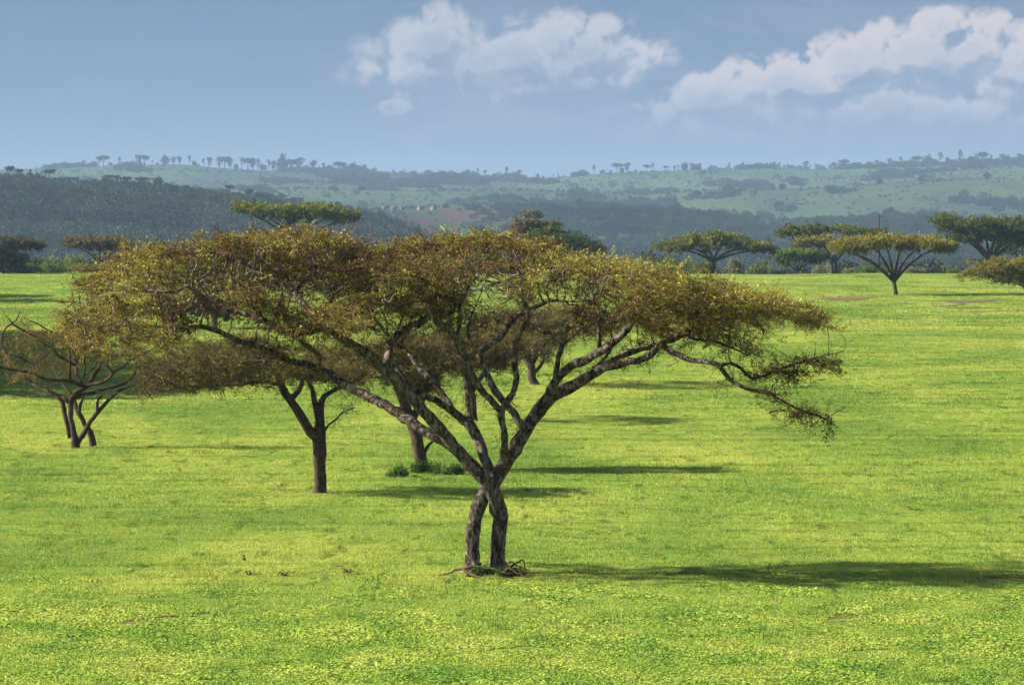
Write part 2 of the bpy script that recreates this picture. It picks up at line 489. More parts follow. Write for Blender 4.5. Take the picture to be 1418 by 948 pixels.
def hill_col(t):
    p = t.pos()
    sp_ = t.add('ShaderNodeSeparateXYZ'); t.put(sp_.inputs[0], p)
    x, y = sp_.outputs[0], sp_.outputs[1]
    ratio = t.math('DIVIDE', x, y)                       # bearing, to lay the known fields
    n1 = t.noise(t.vmul(p, (0.0030, 0.0016, 0)), 1.0, 5, 0.55, 0.6)
    n2 = t.noise(t.vmul(p, (0.02, 0.008, 0)), 1.0, 5, 0.65, 0.4)
    n3 = t.noise(t.vmul(p, (0.0045, 0.0028, 0)), 1.7, 3, 0.5, 0.2)
    green = t.mix(t.mapr(n2, 0.3, 0.7), (0.036, 0.060, 0.024), (0.060, 0.090, 0.032))
    c = t.mix(t.mapr(n1, 0.42, 0.60, 0, 0.8, True), green, (0.028, 0.045, 0.024))
    c = t.mix(t.mapr(n3, 0.60, 0.66, 0, 0.5, True), c, (0.065, 0.048, 0.034))
    n4 = t.noise(t.vmul(p, (0.0035, 0.0010, 0)), 1.0, 4, 0.5, 0.8)
    c = t.mix(t.mapr(n4, 0.53, 0.62, 0, 0.65, True), c, (0.058, 0.094, 0.036))
    n6 = t.noise(t.vmul(p, (0.045, 0.012, 0)), 1.0, 3, 0.7)
    c = t.mix(t.mapr(n6, 0.52, 0.68, 0, 0.75, True), c, (0.020, 0.034, 0.018))
    c = t.mix(t.mapr(y, 3500, 3100, 0, 0.8, True), c, (0.022, 0.036, 0.018))
    n5 = t.noise(t.vmul(p, (0.006, 0.0022, 0)), 1.0, 5, 0.65, 1.2)
    c = t.mix(t.mapr(n5, 0.56, 0.64, 0, 0.6, True), c, (0.022, 0.036, 0.020))
    wob = t.math('MULTIPLY', t.math('SUBTRACT', n2, 0.5), 0.006)
    rw = t.math('ADD', ratio, wob)
    yw = t.math('ADD', y, t.math('MULTIPLY', t.math('SUBTRACT', n1, 0.5), 400.0))
    def box(x0, x1, y0, y1):
        a = t.math('MULTIPLY', t.mapr(rw, (x0 - 709) / 7877.0, (x0 - 703) / 7877.0), t.mapr(rw, (x1 - 709) / 7877.0, (x1 - 703) / 7877.0, 1, 0))
        b_ = t.math('MULTIPLY', t.mapr(yw, y0, y0 + 25), t.mapr(yw, y1, y1 + 25, 1, 0))
        return t.math('MULTIPLY', a, b_)
    c = t.mix(t.math('MULTIPLY', box(608, 745, 4420, 4660), 0.85), c, t.mix(n2, (0.045, 0.030, 0.024), (0.085, 0.048, 0.034)))
    c = t.mix(t.math('MULTIPLY', box(545, 600, 4250, 4420), 0.8), c, (0.065, 0.040, 0.030))
    c = t.mix(t.math('MULTIPLY', box(560, 690, 4090, 4210), 0.8), c, (0.10, 0.105, 0.05))
    c = t.mix(t.math('MULTIPLY', box(850, 1010, 4560, 4680), 0.6), c, (0.110, 0.085, 0.045))
    # nearer wooded slopes
    fa = t.math('MULTIPLY', t.mapr(y, DA - 380, DA - 120, 1, 0, True), t.mapr(t.math('ADD', ratio, t.math('MULTIPLY', n1, 0.01)), -0.008, 0.0, 1, 0, True))
    c = t.mix(t.math('MULTIPLY', fa, 0.92), c, (0.014, 0.025, 0.014))
    return c
M_hill = solid('hill_pasture', hill_col, 0.95, (0.5, 2.0, lambda t: t.noise(t.vmul(t.pos(), (0.05, 0.02, 0.05)), 1.0, 6, 0.7)))

pxs = np.concatenate([np.linspace(-6000, -420, 50), np.linspace(-400, 1820, 445), np.linspace(1850, 7400, 50)])
ds = np.concatenate([np.linspace(FIELD_END, 2500, 24), np.linspace(2540, 5500, 90), np.linspace(5550, 9400, 80), np.linspace(9700, 14000, 12)])
PX, DD = np.meshgrid(pxs, ds)
Z = land_z(PX, DD)
V_ = np.stack([(PX - CXP) / FPX * DD, DD, Z], -1).reshape(-1, 3)
nx, ny = len(pxs), len(ds)
I = (np.arange(ny - 1)[:, None] * nx + np.arange(nx - 1)[None, :]).ravel()
quads = np.stack([I, I + 1, I + nx + 1, I + nx], 1)
tag(mesh_np('hills', V_, quads, M_hill, smooth=True), kind='structure')
# the plain that runs on under everything to the horizon
M_plain = solid('distant_plain', lambda t: t.mix(t.mapr(t.noise(t.vmul(t.pos(), (0.002, 0.002, 0)), 1.0, 4, 0.5), 0.4, 0.6), (0.05, 0.08, 0.03), (0.09, 0.12, 0.045)))
s = 30000.0
tag(mesh_np('plain', np.array([[-s, -s, -48], [s, -s, -48], [s, s, -48], [-s, s, -48]]), np.array([[0, 1, 2, 3]]), M_plain), kind='structure')

# ------------------------------------------------------------------ haze box
hm, ht, hout = new_mat('haze')
pv = ht.add('ShaderNodeVolumePrincipled')
pv.inputs['Color'].default_value = (0.31, 0.46, 0.68, 1)
pv.inputs['Density'].default_value = HAZE_DENS
pv.inputs['Anisotropy'].default_value = 0.0
ht.l.new(pv.outputs[0], hout.inputs['Volume'])
hx, hy0, hy1, hz0, hz1 = 13000.0, -600.0, 14500.0, -60.0, 150.0
bv = np.array([[x, y, z] for z in (hz0, hz1) for y in (hy0, hy1) for x in (-hx, hx)])
bf = np.array([[0, 2, 3, 1], [4, 5, 7, 6], [0, 1, 5, 4], [2, 6, 7, 3], [0, 4, 6, 2], [1, 3, 7, 5]])
# plain lies partly outside the box sideways; keep the box faces clear of it by closing below it
tag(mesh_np('haze', bv, bf, hm), kind='stuff')

# ------------------------------------------------------------------ tubes
def tube(pts, rad, sides=8, rough=0.0, seed=0, cap=True, flute=0.0):
    pts = np.asarray(pts, float); rad = np.asarray(rad, float)
    n = len(pts)
    tan = np.gradient(pts, axis=0)
    tan /= np.linalg.norm(tan, axis=1, keepdims=True) + 1e-9
    ref = np.array([0.0, 1.0, 0.0])
    if abs(tan[0] @ ref) > 0.9: ref = np.array([1.0, 0, 0])
    us = []
    u = ref
    for i in range(n):
        u = u - tan[i] * (u @ tan[i]); u = u / (np.linalg.norm(u) + 1e-9)
        us.append(u)
    us = np.array(us); vs = np.cross(tan, us)
    ang = np.linspace(0, 2 * np.pi, sides, endpoint=False)
    r = rad[:, None] * np.ones((1, sides))
    if rough > 0:
        rs = np.random.default_rng(seed)
        r = r * (1 + rough * (rs.random((n, sides)) - 0.5))
    if flute > 0:
        tw = np.linspace(0, 1.6, n)[:, None]
        r = r * (1 + flute * np.sin(ang[None, :] * 3 + tw * 2 + seed) + flute * 0.6 * np.sin(ang[None, :] * 5 - tw * 3 + seed * 2))
    v = pts[:, None, :] + (us[:, None, :] * np.cos(ang)[None, :, None] + vs[:, None, :] * np.sin(ang)[None, :, None]) * r[:, :, None]
    v = v.reshape(-1, 3)
    i = np.arange(n - 1)[:, None] * sides; j = np.arange(sides)[None, :]; j2 = (j + 1) % sides
    f = np.stack([(i + j), (i + j2), (i + sides + j2), (i + sides + j)], -1).reshape(-1, 4)
    if cap:
        v = np.vstack([v, pts[-1] + tan[-1] * rad[-1] * 0.6, pts[0]])
        k = len(v) - 2
        top = np.stack([(n - 1) * sides + j[0], (n - 1) * sides + j2[0], np.full(sides, k), np.full(sides, k)], -1)
        f3 = top[:, :3]
        b3 = np.stack([j2[0], j[0], np.full(sides, k + 1)], -1)
        return v, f, np.vstack([f3, b3])
    return v, f, np.zeros((0, 3), int)

class Bag:
    def __init__(self):
        self.v, self.q, self.t, self.n, self.qm, self.tm, self.tone = [], [], [], 0, [], [], []
    def add(self, v, q=None, t=None, mat=0, tone=0.5):
        self.v.append(v)
        if q is not None and len(q): self.q.append(q + self.n); self.qm.append(np.full(len(q), mat))
        if t is not None and len(t): self.t.append(t + self.n); self.tm.append(np.full(len(t), mat))
        self.tone.append(np.broadcast_to(tone, (len(v),)))
        self.n += len(v)
    def build(self, name, mats, parent=None, smooth=False, link=True):
        fs, ms = [], []
        if self.q: fs.append(np.concatenate(self.q)); ms.append(np.concatenate(self.qm))
        if self.t: fs.append(np.concatenate(self.t)); ms.append(np.concatenate(self.tm))
        return mesh_np(name, np.concatenate(self.v), fs, mats, parent, np.concatenate(ms), {'tone': np.concatenate(self.tone)}, smooth, link)

def resample(pts, rad, step):
    """catmull-rom through the points"""
    pts = np.asarray(pts, float); rad = np.asarray(rad, float)
    P0 = np.vstack([2 * pts[0] - pts[1], pts, 2 * pts[-1] - pts[-2]])
    R0 = np.concatenate([[rad[0]], rad, [rad[-1]]])
    op, orr = [], []
    for i in range(1, len(P0) - 2):
        seg = np.linalg.norm(P0[i + 1] - P0[i]); k = max(2, int(seg / step))
        t = np.linspace(0, 1, k, endpoint=False)[:, None]
        a, b, c, d = P0[i - 1], P0[i], P0[i + 1], P0[i + 2]
        op.append(0.5 * (2 * b + (c - a) * t + (2 * a - 5 * b + 4 * c - d) * t ** 2 + (-a + 3 * b - 3 * c + d) * t ** 3))
        orr.append(R0[i] * (1 - t[:, 0]) + R0[i + 1] * t[:, 0])
    op.append(pts[-1:]); orr.append(rad[-1:])
    return np.concatenate(op), np.concatenate(orr)

# ------------------------------------------------------------------ growing wood towards a crown
def colonize(seed_p, attr, step, kill, iters, rs, jitter=0.25, up=0.0):
    nodes = [p for p in seed_p]; parent = [-1] * len(nodes)
    N = np.array(nodes)
    alive = np.ones(len(attr), bool)
    d2 = ((attr[:, None, :] - N[None]) ** 2).sum(-1) if len(attr) * len(N) < 4e6 else None
    if d2 is None:
        near = np.zeros(len(attr), int); nd = np.full(len(attr), 1e9)
        for s0 in range(0, len(N), 400):
            dd = ((attr[:, None, :] - N[None, s0:s0 + 400]) ** 2).sum(-1)
            k = dd.argmin(1); m = dd[np.arange(len(attr)), k] < nd
            near[m] = k[m] + s0; nd[m] = dd[np.arange(len(attr)), k][m]
    else:
        near = d2.argmin(1); nd = d2[np.arange(len(attr)), near]
    alive &= nd > kill ** 2
    for it in range(iters):
        if not alive.any(): break
        idx = np.where(alive)[0]
        src = near[idx]
        vec = attr[idx] - N[src]
        vec /= np.linalg.norm(vec, axis=1, keepdims=True) + 1e-9
        u, inv = np.unique(src, return_inverse=True)
        acc = np.zeros((len(u), 3)); np.add.at(acc, inv, vec)
        acc /= np.linalg.norm(acc, axis=1, keepdims=True) + 1e-9
        acc += rs.normal(0, jitter, acc.shape); acc[:, 2] += up
        acc /= np.linalg.norm(acc, axis=1, keepdims=True) + 1e-9
        new = N[u] + acc * step
        base = len(N)
        N = np.vstack([N, new]); parent += list(u)
        dd = ((attr[idx][:, None, :] - new[None]) ** 2).sum(-1)
        k = dd.argmin(1); best = dd[np.arange(len(idx)), k]
        m = best < nd[idx]
        near[idx[m]] = base + k[m]; nd[idx[m]] = best[m]
        alive[idx] = nd[idx] > kill ** 2
    return N, np.array(parent)

def grown_wood(N, parent, n_seed, seed_r, tip_r, power, bag, sides_fn, rs):
    n = len(N)
    cnt = np.zeros(n); haschild = np.zeros(n, bool)
    for i in range(n - 1, n_seed - 1, -1):
        if not haschild[i]: cnt[i] = 1
        p = parent[i]; cnt[p] += cnt[i]; haschild[p] = True
    rad = tip_r * np.maximum(cnt, 1) ** power
    rad[:n_seed] = seed_r
    # main continuation: the heaviest child
    best = {}
    for i in range(n_seed, n):
        p = parent[i]
        if p >= n_seed and (p not in best or cnt[i] > cnt[best[p]]): best[p] = i
    for i in range(n_seed, n):
        p = parent[i]
        if p >= n_seed and best.get(p) == i: continue
        chain = [p, i]
        while chain[-1] in best: chain.append(best[chain[-1]])
        pts = N[chain]; rr = rad[chain].copy()
        if p < n_seed: rr[0] = min(rr[1] * 1.35, seed_r[p] * 0.9); rr[1:] = np.minimum(rr[1:], seed_r[p] * 0.75)
        else: rr[0] = min(rr[0], rr[1] * 1.3)
        v, q, t = tube(pts, rr, sides_fn(rr[1]), 0.15, i, cap=False)
        bag.add(v, q, t, 0, rs.random())
    return rad, cnt

# ------------------------------------------------------------------ sprigs
def frame_from(d, roll):
    """batch rotation matrices taking +x to d"""
    d = d / (np.linalg.norm(d, axis=1, keepdims=True) + 1e-9)
    up = np.zeros_like(d); up[:, 2] = 1
    m = np.abs(d[:, 2]) > 0.95; up[m] = (1, 0, 0)
    s = np.cross(up, d); s /= np.linalg.norm(s, axis=1, keepdims=True)
    w = np.cross(d, s)
    c, sn = np.cos(roll)[:, None], np.sin(roll)[:, None]
    s2 = s * c + w * sn; w2 = -s * sn + w * c
    return np.stack([d, s2, w2], -1)      # columns

def make_sprig(rs, n_side, n_leaf, leaf, thick, seg=2, wiggle=0.10, flat=0.35, ang=(0.4, 1.2), along=False, side=(0.25, 0.55)):
    """unit-length spray of zig-zag twigs with leaf tufts; returns Bag arrays"""
    b = Bag()
    def twig(p0, d, L, r, k):
        pts = [p0]; dd = d.copy()
        for _ in range(k):
            dd = dd + rs.normal(0, wiggle * 2.2, 3) * np.array([1, 1, 0.7]); dd /= np.linalg.norm(dd)
            pts.append(pts[-1] + dd * L / k)
        pts = np.array(pts)
        v, q, t = tube(pts, np.linspace(r, r * 0.45, len(pts)), 3, cap=False)
        b.add(v, q, t, 0, rs.random())
        return pts
    main = twig(np.zeros(3), np.array([1.0, 0, 0]), 1.0, thick, seg + 1)
    tw = [main]
    for i in range(n_side):
        t = rs.uniform(0.15, 0.95)
        j = min(int(t * (len(main) - 1)), len(main) - 2); f = t * (len(main) - 1) - j
        p0 = main[j] * (1 - f) + main[j + 1] * f
        a = rs.uniform(*ang) * rs.choice([-1, 1])
        d = np.array([math.cos(a), math.sin(a), rs.normal(0, flat)]); d /= np.linalg.norm(d)
        tw.append(twig(p0, d, rs.uniform(*side), thick * 0.6, seg))
    nt = len(b.v)
    lv, lq, tone = [], [], []
    for i in range(n_leaf):
        w = tw[rs.integers(len(tw))]
        t = rs.uniform(0.2, 1.0) * (len(w) - 1); j = min(int(t), len(w) - 2); f = t - j
        p = w[j] * (1 - f) + w[j + 1] * f + rs.normal(0, leaf * 0.5, 3)
        d = rs.normal(0, 1, 3)
        if along: d = d * .45 + (w[j + 1] - w[j]) / np.linalg.norm(w[j + 1] - w[j])
        d /= np.linalg.norm(d)
        e = rs.normal(0, 1, 3); e[2] *= 1.0; e -= d * (e @ d); e /= np.linalg.norm(e)
        l = leaf * rs.uniform(0.6, 1.3)
        lv.append(np.array([p - d * l * .5, p + e * l * 0.28, p + d * l * .5, p - e * l * 0.28]))
        lq.append(np.arange(4) + 4 * i); tone.append(np.full(4, rs.random()))
    if n_leaf:
        b.add(np.concatenate(lv), np.array(lq), None, 1, np.concatenate(tone))
    v = np.concatenate(b.v); q = np.concatenate(b.q); m = np.concatenate(b.qm); tn = np.concatenate(b.tone)
    return v, q, m, tn

srs = np.random.default_rng(21)
SPRIG_HI = [make_sprig(srs, 6, 26, 0.085, 0.0115, 1, 0.14, 0.22, (0.2, 0.85), True, (0.3, 0.6)) for _ in range(6)]
SPRIG_TWIGGY = [make_sprig(srs, 8, 14, 0.08, 0.0115, 1, 0.18, 0.3, (0.25, 1.0), True, (0.25, 0.6)) for _ in range(5)]
SPRIG_SPUR = [make_sprig(srs, 5, 3, 0.10, 0.014, 3, 0.22, 0.6) for _ in range(4)]
SPRIG_MID = [make_sprig(srs, 4, 11, 0.17, 0.016, 1) for _ in range(5)]
SPRIG_FAR = [make_sprig(srs, 0, 16, 0.28, 0.018, 1, flat=0.15) for _ in range(5)]
SPRIG_BUSH = [make_sprig(srs, 0, 12, 0.5, 0.02, 1) for _ in range(4)]

def place_sprigs(bag, sprigs, pos, dirs, length, rs, bias, spread=0.35, flatroll=0.6):
    """bias: per-sprig shift of the tone (0..1)"""
    n = len(pos)
    kind = rs.integers(len(sprigs), size=n)
    roll = rs.normal(0, flatroll, n)
    M = frame_from(dirs, roll)
    for k in range(len(sprigs)):
        m = np.where(kind == k)[0]
        if not len(m): continue
        v, q, mi, tn = sprigs[k]
        vv = np.einsum('nij,vj->nvi', M[m], v) * length[m][:, None, None] + pos[m][:, None, :]
        nv = len(v)
        qq = (q[None] + (np.arange(len(m)) * nv)[:, None, None]).reshape(-1, 4)
        tone = np.clip(bias[m][:, None] + spread * (tn[None] - 0.5), 0, 1).reshape(-1)
        bag.v.append(vv.reshape(-1, 3)); bag.q.append(qq + bag.n)
        bag.qm.append(np.tile(mi, len(m))); bag.tone.append(tone); bag.n += len(m) * nv

def pads_points(pads, n, D, rs, base, dep0=0.0):
    """pads: (px, py, rx, ry, dep, rdep[, weight]) -> points in local space, their tone slot"""
    w = np.array([p[6] if len(p) > 6 else p[2] * p[3] for p in pads], float)
    w = w / w.sum()
    k = rs.choice(len(pads), size=n, p=w)
    A = np.array([p[:6] for p in pads], float)[k]
    # each pad is a shallow umbrella: denser under its skin, hollow below
    an = rs.uniform(0, 2 * np.pi, n); r = rs.random(n) ** 0.5
    gx, gd = r * np.cos(an), r * np.sin(an)
    px = A[:, 0] + gx * A[:, 2]
    dep = A[:, 4] + gd * A[:, 5]
    lump = 0.85 * (noise2(px / 17. + 9 * k, dep * 1.3 + k, 5, 2) - .5)
    gz = 0.9 * (1 - r ** 2) - 0.45 + lump + rs.normal(0, 0.24, n) - np.where(rs.random(n) < .22, rs.random(n) * .8, 0)
    py = A[:, 1] - gz * A[:, 3]
    return to_world(px, py, D + dep) - base, k

def tree(name, label, base_px, base_py, D, limbs, pads, n_attr, n_sprig, sprigs, sprig_len, leaf_m, bark=None,
         tone=0.5, tone_sd=0.2, step=0.3, kill=0.4, tip_r=0.014, power=0.46, hang=0.12, up=0.12, seed=1, cat='tree', group=None,
         pad_tone=None, flat=1.0, spurs=0, hole=1.0, holet=.35, free=0.35, sides=10, spread=0.35, twig_m=None, ground=None, branches_name='branches', jitter=0.22):
    rs = np.random.default_rng(seed)
    bark = bark or M_bark_dark
    bw = to_world(base_px, base_py, D)
    zg = float(field_z(bw[0], bw[1])) if D < FIELD_END else float(land_z(base_px, D))
    if ground is not None: zg = ground
    base = np.array([bw[0], bw[1], bw[2]])
    root = empty(name, (base[0], base[1], zg))
    off = np.array([0, 0, base[2] - zg]) * 1.0
    # parts stand on the real ground: the trunk is continued down to it
    tag(root, label, cat, group)
    S = D / FPX
    seeds, seed_r = [], []
    for li, L in enumerate(limbs):
        pts = np.array([to_world(p[0], p[1], D + p[2]) - base for p in L['p']])
        rr = np.array([p[3] * S for p in L['p']])
        if L.get('trunk'):
            pts = np.vstack([pts[0] + np.array([0, 0, -0.4 - max(0, off[2])]), pts[:1], pts[:1] + (pts[1:2] - pts[:1]) * .22, pts[1:]])
            rr = np.concatenate([[rr[0] * 1.7, rr[0] * 1.28, rr[0] * 1.0], rr[1:]])
        a, r = resample(pts, rr, max(0.16, S * 9))
        w = rs.normal(0, 1, a.shape) * (r * np.where(r > 0.13, 0.05, 0.13))[:, None]; w[0] = 0
        a = a + w + off * 0
        v, q, t = tube(a, r * (1 + rs.normal(0, 0.045, len(r))), sides if r.max() > 0.06 else 6, 0.16, li + seed, True, 0.07 if r.max() > 0.12 else 0.0)
        o = mesh_np('trunk' if L.get('trunk') else 'limb', v + off, [q, t], bark, root, smooth=True)
        seeds.append(a); seed_r.append(r)
    SP = np.concatenate(seeds); SR = np.concatenate(seed_r)
    # crown wood grows only from limbs, above the fork
    lowest = np.quantile(SP[:, 2], 0.0)
    zmin = SP[:, 2].max() * 0.30
    keep = SP[:, 2] > zmin
    if keep.sum() < 3: keep[:] = True
    SPk, SRk = SP[keep], SR[keep]
    attr, kk = pads_points(pads, n_attr, D, rs, base)
    N, par = colonize(SPk, attr, step, kill, 80, rs, jitter)
    bag = Bag()
    rad, cnt = grown_wood(N, par, len(SPk), SRk, tip_r, power, bag, lambda r: 6 if r > 0.05 else (4 if r > 0.02 else 3), rs)
    if bag.n:
        o = mesh_np(branches_name, np.concatenate(bag.v) + off, [np.concatenate(bag.q)], bark, root, smooth=True)
        o['kind'] = 'stuff'
    # sprigs: on the fine wood, and through the pads
    cr = Bag()
    fine = np.where((np.arange(len(N)) >= len(SPk)) & (cnt < 9))[0]
    n1 = int(n_sprig * (1 - free)) if len(fine) else 0
    ii = rs.choice(fine, size=n1) if n1 else np.zeros(0, int)
    d1 = N[ii] - N[par[ii]] if n1 else np.zeros((0, 3))
    d1 = d1 / (np.linalg.norm(d1, axis=1, keepdims=True) + 1e-9)
    p1 = N[ii] + rs.normal(0, step * 0.25, (n1, 3))
    if spurs:
        cand = np.where((SR < 6.2 * S) & (SP[:, 2] > zmin))[0]
        si = rs.choice(cand, size=spurs)
        sd = rs.normal(0, 1, (spurs, 3)); sd[:, 2] = sd[:, 2] * .7 - .25
        sl = sprig_len * rs.uniform(.35, 1.1, spurs)
        place_sprigs(cr, SPRIG_SPUR, SP[si], sd, sl, rs, rs.uniform(0.05, .5, spurs), .3)
    # nearest pad for tone
    p2, k2 = pads_points(pads, n_sprig - n1, D, rs, base)
    cen = np.array([to_world(p[0], p[1], D + p[4]) - base for p in pads])
    rad_ = np.array([[p[2] * S, max(p[5], .5), p[3] * S] for p in pads])
    def pad_of(p):
        if not len(p): return np.zeros(0, int)
        return ((((p[:, None] - cen[None]) / rad_[None]) ** 2).sum(-1)).argmin(1)
    k1 = pad_of(p1)
    pos = np.vstack([p1, p2]); kk = np.concatenate([k1, k2])
    hn = noise2(pos[:, 0] / (hole * 1.6) + 31, pos[:, 2] / (hole * .45) + pos[:, 1] / (hole * 2.2), seed + 4, 3)
    kp = hn > holet
    n1 = int(kp[:n1].sum()); d1 = d1[kp[:len(d1)]]
    pos, kk = pos[kp], kk[kp]
    ctr = np.array([0, 0, 0]); out = pos - cen[kk] * 1.0
    out[:, 2] = 0; out /= np.linalg.norm(out, axis=1, keepdims=True) + 0.3
    dr = out * 0.6 + rs.normal(0, 0.7, out.shape) * np.array([1, 1, 0.45])
    dr[:n1] += d1 * 0.8
    dr[:, 2] *= flat
    dr[:, 2] += up
    hg = rs.random(len(pos)) < hang
    dr[hg, 2] = -rs.uniform(0.8, 2.0, hg.sum())
    ln = sprig_len * rs.uniform(0.6, 1.35, len(pos))
    pt = np.array(pad_tone if pad_tone is not None else [tone] * len(pads))
    rel = (pos[:, 2] - cen[kk][:, 2]) / rad_[kk][:, 2]  # height in pad; paints lit tops and shaded undersides into the tone
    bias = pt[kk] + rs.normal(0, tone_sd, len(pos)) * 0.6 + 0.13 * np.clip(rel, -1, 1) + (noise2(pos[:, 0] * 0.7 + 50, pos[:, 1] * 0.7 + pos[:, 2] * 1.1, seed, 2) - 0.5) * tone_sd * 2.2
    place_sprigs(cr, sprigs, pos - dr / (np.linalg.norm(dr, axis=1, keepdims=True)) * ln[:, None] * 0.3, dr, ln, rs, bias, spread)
    for i in range(len(cr.v)): cr.v[i] = cr.v[i] + off
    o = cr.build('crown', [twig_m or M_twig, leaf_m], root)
    o['kind'] = 'stuff'
    return root

def L(*pts, trunk=False):
    return {'p': [tuple(p) for p in pts], 'trunk': trunk}

def copy_tree(src, loc, rotz, scale, label=None, group=None):
    c = src.copy(); COL.objects.link(c)
    c.location = loc; c.rotation_euler = (0, 0, rotz); c.scale = (scale, scale, scale) if not isinstance(scale, tuple) else scale
    if label: c['label'] = label
    if group: c['group'] = group
    for ch in list(src.children):
        d = ch.copy(); COL.objects.link(d); d.parent = c
    return c

def thin(limbs, k):
    return [{'p': [(a, b, c, r * (k * .95 if l['trunk'] else k)) for a, b, c, r in l['p']], 'trunk': l['trunk']} for l in limbs]

